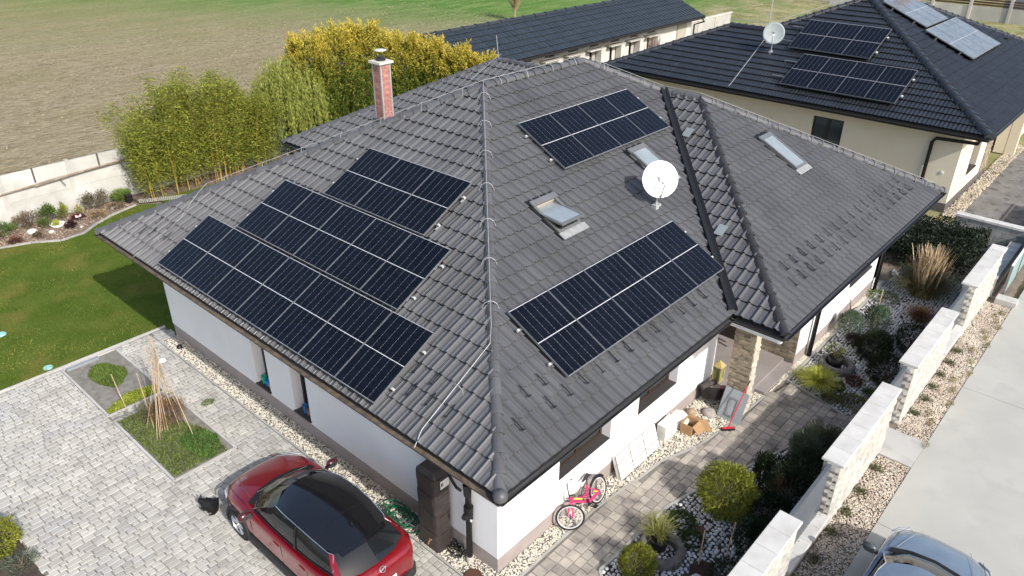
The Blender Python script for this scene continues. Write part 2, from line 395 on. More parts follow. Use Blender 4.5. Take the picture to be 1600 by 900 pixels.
# walls
def wall_open(name, parent, o, u, length, height, thick, inn, ops, m, z0=0):
    """wall from o along u, thickness towards inn; ops = (a0,a1,z0,z1)"""
    o = Vector(o); u = Vector(u); inn = Vector(inn); us = sorted({0, length, *[x for q in ops for x in q[:2]]}); zs = sorted({z0, height, *[x for q in ops for x in q[2:]]})
    mb = MB(); M4 = Matrix(((u.x, inn.x, 0, o.x), (u.y, inn.y, 0, o.y), (0, 0, 1, 0), (0, 0, 0, 1)))
    for a, b in zip(us[:-1], us[1:]):
        for c, d in zip(zs[:-1], zs[1:]):
            if any(q[0] <= a < q[1] and q[2] <= c < q[3] for q in ops): continue
            mb.box(a, b, 0, thick, c, d, M4)
    return obj(name, mb, m, parent)
def window(parent, o, u, inn, a0, a1, z0, z1, depth=.25, fm=None, split=2, sill=True, sm=None, proud=.04, lab=None):
    o = Vector(o); u = Vector(u); inn = Vector(inn); fm = fm or brownF
    M4 = Matrix(((u.x, inn.x, 0, o.x), (u.y, inn.y, 0, o.y), (0, 0, 1, 0), (0, 0, 0, 1)))
    wn = link('window', None, parent); wn.empty_display_size = .1
    if lab: wn['label'] = lab
    mb = MB(); f = .06; y0 = depth; y1 = depth+.07
    mb.box(a0, a1, y0, y1, z0, z0+f, M4).box(a0, a1, y0, y1, z1-f, z1, M4).box(a0, a0+f, y0, y1, z0+f, z1-f, M4).box(a1-f, a1, y0, y1, z0+f, z1-f, M4)
    for i in range(1, split): x = a0+(a1-a0)*i/split; mb.box(x-.05, x+.05, y0-.004, y1, z0+f, z1-f, M4)
    obj('frame', mb, fm, wn)
    for i in range(split):
        xa = a0+(a1-a0)*i/split+(f if i == 0 else .05); xb = a0+(a1-a0)*(i+1)/split-(f if i == split-1 else .05)
        obj('pane', MB().box(xa, xb, y0+.03, y0+.045, z0+f, z1-f, M4), glassM, wn)
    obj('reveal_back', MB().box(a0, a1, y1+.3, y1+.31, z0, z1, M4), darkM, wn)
    if sill: obj('sill', MB().box(a0-.02, a1+.02, -proud, depth, z0-.03, z0+.012, M4), sm or sillM, wn)
    return wn
Ht = H-.161
wall_open('wall', house, (OV, OV, 0), (0, 1, 0), W-2*OV, Ht, .4, (1, 0, 0), [(5.35, 5.91, .42, 2.5), (6.86, 7.40, .42, 2.5)], wallM, .34)
w1 = window(house, (OV, OV, 0), (0, 1, 0), (1, 0, 0), 5.35, 5.91, .42, 2.5, .22, anthM, 1)
w2 = window(house, (OV, OV, 0), (0, 1, 0), (1, 0, 0), 6.86, 7.40, .42, 2.5, .22, anthM, 1)
wall_open('wall', house, (OV+.4, OV, 0), (1, 0, 0), 8.2-OV-.4, Ht, .4, (0, 1, 0), [(2.47-OV-.4, 4.05-OV-.4, .99, 2.3), (5.0-OV-.4, 6.5-OV-.4, .99, 2.3)], wallM, .34)
window(house, (0, OV, 0), (1, 0, 0), (0, 1, 0), 2.47, 4.05, .99, 2.3, .2, proud=-.002); window(house, (0, OV, 0), (1, 0, 0), (0, 1, 0), 5.0, 6.5, .99, 2.3, .2, proud=-.002)
mb = MB(); mb.box(OV+.4, L-OV, W-OV-.4, W-OV, 0, Ht).box(L-OV-.4, L-OV, -D_+OV, W-OV-.4, 0, Ht).box(7.8, 8.2, OV+.4, 2.6, .34, Ht).box(8.2, 10.26, 2.6, 3.0, .15, Ht)
mb.box(RC+OV, RC+RW-OV-1, W-OV, RE-OV, 0, Ht); obj('wall', mb, wallM, house)
wall_open('wall', house, (10.3, -D_+OV, 0), (1, 0, 0), L-OV-10.3, Ht, .4, (0, 1, 0), [(3.1, 4.7, 1.0, 2.2)], wallM, .34)
window(house, (0, -D_+OV, 0), (1, 0, 0), (0, 1, 0), 13.4, 15.0, 1.0, 2.2, .2)
mb = MB(); i = .012
mb.box(OV+i, OV+.4, OV+i, W-OV-i, -.1, .34).box(OV+.4, 8.2-i, OV+i, OV+.4, -.1, .34).box(10.3, L-OV-i, -D_+OV+i, -D_+OV+.4, -.1, .34).box(7.8, 8.2-i, OV+.4, 2.6, -.1, .34)
obj('plinth', mb, plinthM, house)
mb = MB().box(8.7, 9.7, 2.55, 2.6, .16, 2.25); mb.box(10.19, 10.25, .95, 2.35, .16, 2.25); obj('front_door', mb, M("front_door_dark", (.03, .025, .022), .4, rnd=0), house)
# stone cladding blocks on pillar and on the porch side wall
def cladding(name, parent, o, u, outv, length, z0, z1, ch=.055, bl=.22, m=None):
    o = Vector(o); u = Vector(u); outv = Vector(outv); M4 = Matrix(((u.x, outv.x, 0, o.x), (u.y, outv.y, 0, o.y), (0, 0, 1, 0), (0, 0, 0, 1)))
    z = z0; mb = MB()
    while z < z1-.01:
        x = -R.uniform(0, bl*.7); zz = min(z1, z+ch*R.uniform(.8, 1.2))
        while x < length:
            b = x+bl*R.uniform(.5, 1.4); xa = max(0, x); xb = min(length, b)
            if xb-xa > .01: mb.box(xa+.002, xb-.002, 0, R.uniform(.008, .035), z+.002, zz-.002, M4)
            x = b
        z = zz
    return obj(name, mb, m or stoneC, parent, kind='stuff')
pl = link('pillar', None, house); pl.empty_display_size = .1
obj('core', MB().box(7.66, 7.92, -.22, .22, -.02, Ht), stoneC, pl)
sunlitStone = M("stacked_stone_cladding_sunlit", (.60, .54, .44), .85, (.5, .45, .36), 6, .12, .5, 40, island=True)  # same stone, sunlight on the pillar's street face painted into the colour
cladding('cladding', pl, (7.66, .24, 0), (0, -1, 0), (-1, 0, 0), .48, 0, Ht); cladding('cladding', pl, (7.66, -.22, 0), (1, 0, 0), (0, -1, 0), .28, 0, Ht, m=sunlitStone)
cladding('cladding', pl, (7.92, -.22, 0), (0, 1, 0), (1, 0, 0), .44, 0, Ht)
obj('wall', MB().box(10.29, 10.7, -D_+OV+.42, 3.0, 0, Ht), wallM, house)
cladding('stone_cladding', house, (10.29, 2.6, 0), (0, -1, 0), (-1, 0, 0), 2.84, .15, Ht)
obj('porch_floor', MB().prism([(8.2, .0), (10.28, .0), (10.28, 2.6), (8.2, 2.6)], -.05, .15), porchM, house)
obj('porch_step', MB().prism([(8.72, -.245), (10.28, -.245), (10.28, -.003), (8.72, -.003)], -.05, .07), porchM, house)
# downpipes
def pipe(parent, pts, r=.05, m=None, name='downpipe'): return obj(name, MB().tube(pts, r, 10), m or blackM, parent, True)
dp = pipe(house, [(-.03, 1.43, H-.1), (.05, 1.43, H-.22), (.70, 1.43, H-.45), (.76, 1.43, H-.6), (.76, 1.43, .08)], .055)
obj('valve_housing', MB().lathe([(0, .13), (.085, .13), (.085, .03), (.06, .02), (.06, -.03), (.08, -.04), (.08, -.13), (0, -.13)], (.76, 1.43, 1.12), 12), blackM, dp)
obj('valve_knob', MB().tube([(.69, 1.43, 1.1), (.62, 1.40, 1.1)], .05, 10), blackM, dp); obj('valve_lever', MB().box(.72, .74, 1.33, 1.38, .98, 1.02), whiteP, dp)
obj('pipe_socket', MB().lathe([(.0, .09), (.062, .09), (.07, .0)], (.76, 1.43, 0), 10), M("grey_socket", (.5, .45, .42), .7, rnd=0), dp)
obj('gutter_outlet', MB().lathe([(.07, 0), (.055, -.22), (.0, -.24)], (.0-.05, .6, H-.09), 10), blackM, roof)
pipe(house, [(11.0, -D_-.05, H-.1), (11.0, -.6, H-.35), (11.0, -.36, H-.55), (11.0, -.34, .02)], .055)
pipe(house, [(.0, W-.5, H-.1), (.1, W-.5, H-.25), (.7, W-.6, H-.5)], .05)
pipe(house, [(15.6, -D_-.05, H-.1), (15.6, -.5, H-.3), (15.6, -.35, H-.5), (15.6, -.34, .02)], .05)
# chimney
chim = link('chimney', None, roof); chim.empty_display_size = .1
cx, cy, cw = 5.60, 8.98, .31; zb = 4.6; zt = 6.62
obj('mortar_core', MB().box(cx+.012, cx+cw-.012, cy+.012, cy+cw-.012, zb, zt), M("mortar", (.33, .31, .30), .9, (.40, .38, .36), 10, 0), chim)
brickM = M("chimney_brick", (.36, .15, .12), .85, (.42, .21, .175), 10, .2, .2, 80, hue=.01)
bh = .066; nrow = int((zt-zb)/bh); bm = {}
for r_ in range(nrow):
    z = zb+r_*bh
    for side in range(4):
        off = 0 if r_ % 2 else -.5
        for kk in range(3):
            a0 = max(.035 if True else 0, (kk+off)*cw/2.0+.004); a1 = min(cw-.03, (kk+off+1)*cw/2.0-.004)
            if a1-a0 < .03: continue
            key = (round(a1-a0, 3),)
            if key not in bm: bm[key] = MB().box(0, a1-a0, -.0, .02, 0, bh-.011).data('brick', brickM)
            o = link('brick', bm[key], chim)
            if side == 0: Mx = Matrix.Translation((cx+a0, cy, z)) @ Matrix.Rotation(0, 4, 'Z')
            elif side == 1: Mx = Matrix.Translation((cx, cy+cw-a0, z)) @ Matrix.Rotation(-math.pi/2, 4, 'Z')
            elif side == 2: Mx = Matrix.Translation((cx+a1, cy+cw-.02, z))@ Matrix.Translation((-(a1-a0), 0, 0))
            else: Mx = Matrix.Translation((cx+cw-.02, cy+cw-a0, z)) @ Matrix.Rotation(-math.pi/2, 4, 'Z')
            if side < 3: o.matrix_local = Mx
            else: o.matrix_local = Mx
mb = MB()
for (a, b) in ((0, 0), (1, 0), (0, 1), (1, 1)):
    mb.box(cx+a*(cw-.035)-.001, cx+a*(cw-.035)+.036, cy+b*(cw-.035)-.001, cy+b*(cw-.035)+.036, zb, zt-.002)
obj('corner_angle', mb, M("galvanised_sheet", (.42, .44, .45), .4, rnd=0, metal=.3), chim)
obj('flashing', MB().box(cx-.06, cx+cw+.06, cy-.06, cy+cw+.06, 4.7, 5.32), capM, chim)
obj('crown_slab', MB().box(cx-.055, cx+cw+.055, cy-.055, cy+cw+.055, zt+.002, zt+.055), M("chimney_crown", (.62, .58, .5), .8, rnd=0), chim)
obj('flue', MB().lathe([(.12, 0), (.12, .04), (.08, .05), (.08, .09), (.0, .09)], (cx+cw/2, cy+cw/2, zt+.071), 14), anthM, chim)
mb = MB()
for a in range(3): t_ = a*2.1; mb.tube([(cx+cw/2+.1*math.cos(t_), cy+cw/2+.1*math.sin(t_), zt+.15), (cx+cw/2+.12*math.cos(t_), cy+cw/2+.12*math.sin(t_), zt+.285)], .008, 4)
obj('cowl_bracket', mb, anthM, chim)
obj('cowl', MB().lathe([(.0, .03), (.08, .027), (.15, .008), (.15, -.008), (0, -.008)], (cx+cw/2, cy+cw/2, zt+.29), 18), M("cowl_metal", (.5, .52, .46), .4, rnd=0), chim, True)
# snow guards
sgm = MB(); sgm.box(-.009, .009, -.0, .24, .090, .098); sgm.box(-.009, .009, -.006, .0, .07, .14); sgm.box(-.03, .03, -.012, -.006, .085, .14); sgm = sgm.data('snow_guard', blackM)
def on_face(me, u, s, face, name, parent, extra=0, rot=0):
    """face: 'L','R','W' ; u along eave, s horizontal run"""
    k = math.sqrt(1+T*T)
    if face == 'L': O, U, Dv = Vector((0, 0, H)), Vector((0, -1, 0)), Vector((1, 0, 0)); p = Vector((s, u, H+T*s))
    elif face == 'R': U, Dv = Vector((1, 0, 0)), Vector((0, 1, 0)); p = Vector((u, s, H+T*s))
    else: U, Dv = Vector((1, 0, 0)), Vector((0, 1, 0)); p = Vector((u, s-D_, H+T*s))
    V = (Dv+Vector((0, 0, T)))/k; N = U.cross(V).normalized()
    M4 = Matrix(((U.x, V.x, N.x, 0), (U.y, V.y, N.y, 0), (U.z, V.z, N.z, 0), (0, 0, 0, 1))); M4.translation = p+N*extra
    if me is None: return M4
    o = link(name, me, parent); o.matrix_local = M4; return o
for i in range(12): on_face(sgm, 1.74+i*.43, .5, 'R', 'snow_guard', roof)
for u, s in ((1.93, .83), (1.51, .83), (1.0, .5)): on_face(sgm, u, s, 'R', 'snow_guard', roof)
for i in range(16): on_face(sgm, 8.4+i*.455, .82, 'W', 'snow_guard', roof)
for i in range(17): on_face(sgm, 8.17+i*.452, .50, 'W', 'snow_guard', roof)
for s, y in ((.8, 2.61), (.78, 2.18), (.47, 2.41), (.49, 1.98), (.49, 1.54), (.51, 11.35), (.58, 10.76), (.8, 11.0), (.43, 11.67), (.78, 11.5)): on_face(sgm, y, s, 'L', 'snow_guard', roof)
# skylights
def skylight(face, u0, u1, s0, s1, lab, opened=0):
    k = math.sqrt(1+T*T); wd = u1-u0; ln = (s1-s0)*k
    t_ = thing('skylight', lab, 'skylight', group='roof windows'); t_.parent = None; t_.matrix_world = on_face(None, u0, s0, face, '', None, .0)
    fg = M("skylight_flashing", (.16, .165, .17), .4, rnd=0, metal=.2); f = .065
    mb = MB(); mb.box(-.0, f, 0, ln, -.05, .1).box(wd-f, wd, 0, ln, -.05, .1).box(f, wd-f, 0, f, -.05, .1).box(f, wd-f, ln-f, ln, -.05, .1); obj('frame', mb, fg, t_)
    obj('apron', MB().box(-.04, wd+.04, -.17, -.003, .085, .105).box(-.035, -.003, 0, ln+.1, .02, .05).box(wd+.003, wd+.035, 0, ln+.1, .02, .05), M("lead_apron", (.30, .31, .31), .5, (.24, .25, .25), 8, 0, .3, 30), t_)
    obj('shaft', MB().box(f, wd-f, f, ln-f, -.25, -.24), whiteP if opened else darkM, t_)
    obj('hood', MB().box(-.02, wd+.02, ln-.085, ln+.05, .101, .135), fg, t_); obj('shadow_gap_strip', MB().box(-.06, -.003, -.05, ln+.08, .05, .072).box(wd+.003, wd+.04, -.05, ln+.08, .05, .072).box(-.06, wd+.04, ln+.081, ln+.13, .05, .072), blackM, t_)  # black strips paint the shadow gap beside and above the frame
    sash = link('sash', None, t_); sash.empty_display_size = .1
    mb = MB(); g = .055; mb.box(0, g, 0, ln, 0, .04).box(wd-g, wd, 0, ln, 0, .04).box(g, wd-g, 0, g, 0, .04).box(g, wd-g, ln-g, ln, 0, .04); obj('sash_frame', mb, fg, sash)
    obj('pane', MB().box(g, wd-g, g, ln-g, .012, .025), M("skylight_glass", (.24, .28, .30), .12, rnd=0, spec=.8), sash)
    if opened: 
        sash.matrix_local = Matrix.Translation((0, ln*.5, .1)) @ Matrix.Rotation(math.radians(-22), 4, 'X') @ Matrix.Translation((0, -ln*.5, .0))
        obj('inner_lining', MB().box(f, wd-f, ln-f-.02, ln-f, -.2, .06).box(f, f+.015, f, ln-f, -.2, .07), M("pine_lining", (.42, .36, .30), .6, rnd=0), t_)
    else: sash.matrix_local = Matrix.Translation((0, 0, .103))
skylight('R', 4.75, 5.46, 2.86, 3.60, 'open roof window with tilted sash on grey tiles between two solar arrays', 1)
skylight('R', 8.43, 9.05, 2.94, 3.83, 'closed grey roof window partly hidden behind white satellite dish')
skylight('W', 12.0, 12.6, 2.38, 3.43, 'closed roof window alone on the right wing roof slope')
# two light glazed tiles beside the valley
gt = MB().box(0, .20, 0, .30, .09, .105).data('glass_tile', M("glazed_tile", (.20, .235, .24), .35, rnd=0))
for (x, y) in ((10.5, 3.62), (8.25, 1.34)):
    k = math.sqrt(1+T*T); U = Vector((0, -1, 0)); V = Vector((1, 0, T))/k; N = U.cross(V); M4 = Matrix(((U.x, V.x, N.x, 0), (U.y, V.y, N.y, 0), (U.z, V.z, N.z, 0), (0, 0, 0, 1))); M4.translation = (x, y, H+T*(x-A_))
    o = link('glass_tile', gt, roof); o.matrix_local = M4

# ------------------------------------------------------------ lightning conductor
def conductor(pts, lab, clips=True, r=.0055):
    t_ = thing('lightning_conductor', lab, 'wire', group='lightning conductors on the roofs'); pts = [Vector(p) for p in pts]
    obj('wire', MB().tube(pts, r, 5), galvM, t_)
    if clips:
        cm = MB().tube([(0, -.15, -.12), (0, -.11, -.01), (0, -.04, .04), (0, .04, .04), (0, .11, -.01), (0, .15, -.12)], .0055, 4).data('clip', galvM)
        for a, b in zip(pts[:-1], pts[1:]):
            d = b-a; n = int(d.length/.9)
            if d.length < 1.2: continue
            for i in range(n):
                p = a+d*((i+.5)/n); o = link('clip', cm, t_); o.location = p-Vector((0, 0, .03)); o.rotation_euler = (0, 0, math.atan2(d.y, d.x))
    return t_
up = lambda p, z=.15: (p[0], p[1], p[2]+z)
conductor([(-.1, 1.67, 2.93), (.12, 1.73, 3.11), (1.66, 1.75, 3.92), (1.9, 1.95, hz(1.9)+.16), up(AP)], 'thin silver wire up the near hip and down beside the lower solar array')
conductor([(-.09, 11.09, 2.98), (1.1, 11.02, 3.56), (1.7, 11.2, 3.95), (2.0, 11.3, hz(1.85)+.2), up(AP)], 'thin silver wire along the left hip and across the tiles near the left eave')
conductor([up(AP), up(BP), up(VP), up(CPk), (L-.2, -D_+.2, H+.25)], 'thin silver wire along the main ridge and down the right hip')
conductor([up(AP), (7.0, 7.4, hz(W/2)-.05), (RX, RD-.1, hz(RW/2)+.2)], 'thin silver wire crossing from main ridge to the rear ridge end', False)
conductor([(RX, RD, hz(RW/2)), (RX-.1, RD, hz(RW/2)+.75)], 'short silver rod standing on the rear ridge end', False, .012)

# ------------------------------------------------------------ solar panels
_pc = {}
def panel_parts(wd, ln, ncol, m, nrow=2):
    key = (round(wd, 3), round(ln, 3), ncol, m.name)
    if key in _pc: return _pc[key]
    f = .007; fr = MB(); fr.box(0, f, 0, ln, 0, .04).box(wd-f, wd, 0, ln, 0, .04).box(f, wd-f, 0, f, 0, .04).box(f, wd-f, ln-f, ln, 0, .04)
    bk = MB().box(f, wd-f, f, ln-f, .004, .034)
    mx, my, gap, mid = .003, .010, .0045, .017
    cw_ = (wd-2*f-2*mx-(ncol-1)*gap)/ncol; ch_ = (ln-2*f-2*my-mid)/2
    cell = MB()
    nc = 10
    e = .006; hh = ch_/nc
    for q in range(nc): z0_, z1_ = hh*q, hh*(q+1); cell.poly([(e, z0_, 0), (cw_-e, z0_, 0), (cw_, z0_+e, 0), (cw_, z1_-e, 0), (cw_-e, z1_, 0), (e, z1_, 0), (0, z1_-e, 0), (0, z0_+e, 0)])
    locs = [(f+mx+i*(cw_+gap), f+my+j*(ch_+mid), .0365) for i in range(ncol) for j in range(2)]
    _pc[key] = (fr.data('frame', silverM), bk.data('back_sheet', whiteBS), cell.data('cell_string', m), locs)
    return _pc[key]
seamM = M('panel_seam', (.55, .56, .58), .35, rnd=0); _sm = {}
def solar_panel(M4, wd, ln, ncol, m, lab, group):
    t_ = thing('solar_panel', lab, 'solar panel', group=group); t_.matrix_world = M4
    fr, bk, ce, locs = panel_parts(wd, ln, ncol, m)
    link('frame', fr, t_); link('back_sheet', bk, t_)
    for p in locs: link('cell_string', ce, t_, p)
    k = (round(wd, 3), round(ln, 3))
    if k not in _sm: _sm[k] = MB().box(.007, wd-.007, ln/2-.006, ln/2+.006, .034, .0375).box(.007, wd-.007, ln-.014, ln-.007, .034, .0375).data('seam', seamM)
    link('seam', _sm[k], t_)
ORD = ['first', 'second', 'third', 'fourth', 'fifth', 'sixth', 'seventh']
k_ = math.sqrt(1+T*T)
def array(face, u0, u1, s0, s1, n, where, group, rails=True, ex=.13):
    wd = (u1-u0)/n; ln = (s1-s0)*k_
    for i in range(n):
        if face == 'L': M4 = on_face(None, u1-i*wd, s0, 'L', '', None, ex)
        else: M4 = on_face(None, u0+i*wd, s0, face, '', None, ex)
        solar_panel(M4 @ Matrix.Translation((.006, 0, 0)), wd-.012, ln, 6, cellM, '%s panel from left in %s' % (ORD[i], where), group)
    for q, fr in enumerate((.24, .76)):
        t_ = thing('mounting_rail', '%s aluminium rail under %s' % (('lower', 'upper')[q], where), 'rail', group='aluminium rails under the solar panels')
        M4 = on_face(None, u1 if face == 'L' else u0, s0+(s1-s0)*fr, face, '', None, ex-.05); t_.matrix_world = M4
        Lr = u1-u0
        obj('rail_bar', MB().box(-.07, Lr+.07, -.02, .02, 0, .035), silverM, t_)
        cm = MB().box(-.022, .022, -.02, .02, 0, .045).data('end_clamp', M("clamp", (.5, .5, .5), .45, rnd=0)); link('end_clamp', cm, t_, (-.07, 0, .01)); link('end_clamp', cm, t_, (Lr+.07, 0, .01))
        fm_ = MB().box(-.02, .02, -.1, .03, -.1, 0).data('roof_hook', galvM)
        for i in range(int(Lr)+1): link('roof_hook', fm_, t_, (i*1.0+.2, 0, 0))
array('L', 2.76, 10.12, .10, 1.45, 7, 'the lowest row on the left roof slope', 'solar panels in the lowest row on the left slope')
array('L', 3.76, 9.05, 1.50, 2.84, 5, 'the middle row on the left roof slope', 'solar panels in the middle row on the left slope')
array('L', 4.55, 7.70, 2.88, 4.20, 3, 'the top row on the left roof slope', 'solar panels in the top row on the left slope')
array('R', 6.25, 10.38, 3.98, 5.32, 4, 'the upper array on the right roof slope', 'solar panels in the upper array on the right slope')
array('R', 2.32, 7.50, .72, 2.04, 5, 'the lower array on the right roof slope', 'solar panels in the lower array on the right slope')

# ------------------------------------------------------------ satellite dishes
def dish(loc, r, tow, lab, mc, mast=.5, group=None):
    t_ = thing('satellite_dish', lab, 'satellite dish', loc, group=group)
    obj('mast', MB().tube([(0, 0, -.15), (0, 0, mast)], .022, 8), galvM, t_)
    obj('foot_bracket', MB().box(-.1, .1, -.06, .06, -.1, .06), galvM, t_)
    d = Vector(tow).normalized(); a = Vector((0, 0, 1)); s = a.cross(d).normalized(); u = d.cross(s); M4 = Matrix(((s.x, u.x, d.x, 0), (s.y, u.y, d.y, 0), (s.z, u.z, d.z, mast), (0, 0, 0, 1)))
    prof = [(0, .03)]+[(r*q/6, .03+.16*r*(q/6)**2) for q in range(1, 7)]+[(r*1.01, .03+.165*r-.01)]+[(r*q/6, .018+.16*r*(q/6)**2-.004) for q in range(5, -1, -1)]
    obj('reflector', MB().lathe(prof, (0, 0, 0), 36, M4), mc, t_, True)
    f = M4 @ Vector((0, -r*.3, r*1.0)); q = M4 @ Vector((0, -r*.98, .05+.14*r)); obj('feed_arm', MB().tube([M4 @ Vector((0, -.05, 0)), q, f], .014, 6), galvM, t_)
    obj('feed_horn', MB().tube([f, M4 @ Vector((0, -r*.22, r*.78))], [.03, .045], 10), whiteP, t_)
    obj('clamp', MB().box(-.05, .05, -.05, .05, mast-.07, mast+.07), galvM, t_)
dish((7.66, 2.48, H+T*2.48+.04), .39, (-.6, -.7, .38), 'white round satellite dish on the main roof beside the lower solar array', M("dish_white", (.85, .85, .84), .5, rnd=0), .62)
# ============================================================ NEIGHBOUR HOUSE
NX, NY, NH, NT, NY2, NW, NS, NO = 22.5, -.94, 3.11, .43, 14.58, 13.87, 7.94, .85
NL = 16.0
nb = thing('house', 'beige bungalow with black tiled hip roof at the upper right', 'house')
nroof = link('roof', None, nb); nroof.empty_display_size = .1
nr = Roof(nroof, PROF2, .27, .345, tileB)
s_ = NS/2; lw = NY2-NY
_u = lw-NW+s_
nr.face((NX, NY2, NH), (0, -1, 0), (1, 0, 0), NT, [(0, 0), (_u, 0), (_u, s_), (s_, s_)]); nr.face((NX, NY2, NH), (0, -1, 0), (1, 0, 0), NT, [(_u, 0), (lw, 0), (lw-NW/2, NW/2), (_u, s_)])
nr.face((NX, NY, NH), (1, 0, 0), (0, 1, 0), NT, [(0, 0), (NL, 0), (NL-NW/2, NW/2), (NW/2, NW/2)])
nr.face((NX+NS, NY2, NH), (-1, 0, 0), (0, -1, 0), NT, [(0, 0), (NS, 0), (s_, s_)], vis=False)
nr.face((NX+NS, NY+NW, NH), (0, 1, 0), (-1, 0, 0), NT, [(0, 0), (NY2-NY-NW, 0), (NY2-NY-NW-s_, s_), (-s_, s_)], vis=False)
nr.face((NX+NL, NY, NH), (0, 1, 0), (-1, 0, 0), NT, [(0, 0), (NW, 0), (NW/2, NW/2)], vis=False)
nr.face((NX+NL, NY+NW, NH), (-1, 0, 0), (0, -1, 0), NT, [(0, 0), (NL, 0), (NL-NW/2, NW/2), (NW/2, NW/2)], vis=False)
nr.build(300)
ncap = M("neighbour_cap", (.03, .034, .042), .35, rnd=.15)
nhz = lambda d: NH+NT*d
NA = (NX+NW/2, NY+NW/2, nhz(NW/2)); NB_ = (NX+NL-NW/2, NY+NW/2, nhz(NW/2)); NK = (NX+s_, NY2-s_, nhz(s_)); NV = (NX+s_, NY+NW-s_, nhz(s_))
caps(nroof, (NX, NY, NH), NA, r=.17, L=.4, m=ncap); caps(nroof, NA, NB_, r=.13, m=ncap); caps(nroof, (NX+NL, NY, NH), NB_, r=.13, m=ncap); caps(nroof, (NX, NY2, NH), NK, r=.13, m=ncap)
caps(nroof, NK, NV, r=.13, m=ncap); caps(nroof, NV, NA, r=.13, m=ncap); caps(nroof, (NX+NL, NY+NW, NH), NB_, r=.13, m=ncap)
obj('soffit', MB().box(NX+.04, NX+NL-.04, NY+.04, NY+NW-.04, NH-.16, NH-.1).box(NX+.04, NX+NS-.04, NY+NW-.04, NY2-.04, NH-.16, NH-.1), M("light_soffit", (.5, .48, .44), .7, rnd=0), nroof)
obj('fascia', MB().box(NX, NX+.035, NY, NY2, NH-.18, NH-.005).box(NX+.035, NX+NL, NY, NY+.035, NH-.18, NH-.005).box(NX+.035, NX+NS, NY2-.035, NY2, NH-.18, NH-.005), anthM, nroof)
gutter(nroof, (NX, NY, NH), (NX, NY2, NH), gutM, (-1, 0, 0)); gutter(nroof, (NX, NY, NH), (NX+NL, NY, NH), gutM, (0, -1, 0))
wall_open('wall', nb, (NX+NO, NY+NO, 0), (0, 1, 0), lw-2*NO, NH-.161, .4, (1, 0, 0), [(4.08, 5.27, 1.3, 2.5)], beigeM)
window(nb, (NX+NO, NY+NO, 0), (0, 1, 0), (1, 0, 0), 4.08, 5.27, 1.3, 2.5, .12, anthM, 2, False)
wall_open('wall', nb, (NX+NO+.4, NY+NO, 0), (1, 0, 0), NL-2*NO-.4, NH-.161, .4, (0, 1, 0), [(1.6, 2.9, .9, 2.3), (5.0, 8.4, 0, 2.6)], beigeM)
window(nb, (NX+NO+.4, NY+NO, 0), (1, 0, 0), (0, 1, 0), 1.6, 2.9, .9, 2.3, .2, brownF, 2, True)
obj('wall', MB().box(NX+NO+5.4, NX+NO+8.8, NY+NO+1.2, NY+NO+1.4, 0, 2.9).box(NX+NL-NO-.4, NX+NL-NO, NY+NO+.4, NY+NW-NO, 0, 2.9).box(NX+NO+.4, NX+NL-NO-.4, NY+NW-NO-.4, NY+NW-NO, 0, 2.9), beigeM, nb)
obj('plinth', MB().box(NX+NO-.012, NX+NO+.1, NY+NO-.012, NY2-NO, -.1, .3).box(NX+NO+.1, NX+NO+5.4, NY+NO-.012, NY+NO+.1, -.1, .3), M("neighbour_plinth", (.11, .10, .095), .9, rnd=0), nb)
cladding('stone_cladding', nb, (NX+NO+4.4, NY+NO-.012, 0), (1, 0, 0), (0, -1, 0), 1.0, .31, 2.9)
obj('pillar', MB().box(NX+NO+8.8, NX+NO+9.1, NY+NO-.4, NY+NO-.02, 0, 2.9), beigeM, nb)
pipe(nb, [(NX+.0, NY+.25, NH-.1), (NX+.1, NY+.3, NH-.3), (NX+NO-.09, NY+NO+.85, NH-.55), (NX+NO-.09, NY+NO+.95, NH-.7), (NX+NO-.09, NY+NO+.95, .05)], .06)
obj('outside_socket', MB().box(NX+NO-.03, NX+NO-.002, NY+NO+.35, NY+NO+.43, 1.35, 1.43), whiteP, nb)
nch = link('chimney', None, nroof); obj('chimney_stack', MB().box(33.4, 33.95, 5.2, 5.75, 5.0, 7.0), M("orange_chimney", (.42, .15, .05), .8, (.5, .2, .08), 8, 0), nch)
obj('roof_vent', MB().lathe([(.13, 0), (.13, .12), (.0, .15)], (34.9, 1.55, nhz(1.55-NY)), 10), blackM, nroof)
# neighbour solar panels
kn = math.sqrt(1+NT*NT)
def nface(face, u, s, ex=.15):
    if face == 'L': U, Dv, p = Vector((0, -1, 0)), Vector((1, 0, 0)), Vector((NX+s, u, nhz(s)))
    else: U, Dv, p = Vector((1, 0, 0)), Vector((0, 1, 0)), Vector((u, NY+s, nhz(s)))
    V = (Dv+Vector((0, 0, NT)))/kn; N = U.cross(V); M4 = Matrix(((U.x, V.x, N.x, 0), (U.y, V.y, N.y, 0), (U.z, V.z, N.z, 0), (0, 0, 0, 1))); M4.translation = p+N*ex; return M4
def narray(face, u0, u1, s0, s1, n, m, where, group, ex=.16):
    wd = (u1-u0)/n
    for i in range(n):
        M4 = nface(face, u1-i*wd if face == 'L' else u0+i*wd, s0, ex)
        solar_panel(M4, wd-.012, (s1-s0)*kn, 6, m, '%s panel from left in %s' % (ORD[i], where), group)
    for q, fr in enumerate((.25, .75)):
        t_ = thing('mounting_rail', '%s aluminium rail under %s' % (('lower', 'upper')[q], where), 'rail', group='aluminium rails on the black roof'); t_.matrix_world = nface(face, u1 if face == 'L' else u0, s0+(s1-s0)*fr, ex-.06)
        a = -.55 if face == 'L' else -.12
        obj('rail_bar', MB().box(a, u1-u0+.1, -.02, .02, 0, .04), silverM, t_); obj('end_clamp', MB().box(u1-u0+.02, u1-u0+.08, -.03, .03, 0, .06), whiteP, t_); obj('rail_foot', MB().box(a, a+.04, -.03, .03, -.16, .0), silverM, t_)
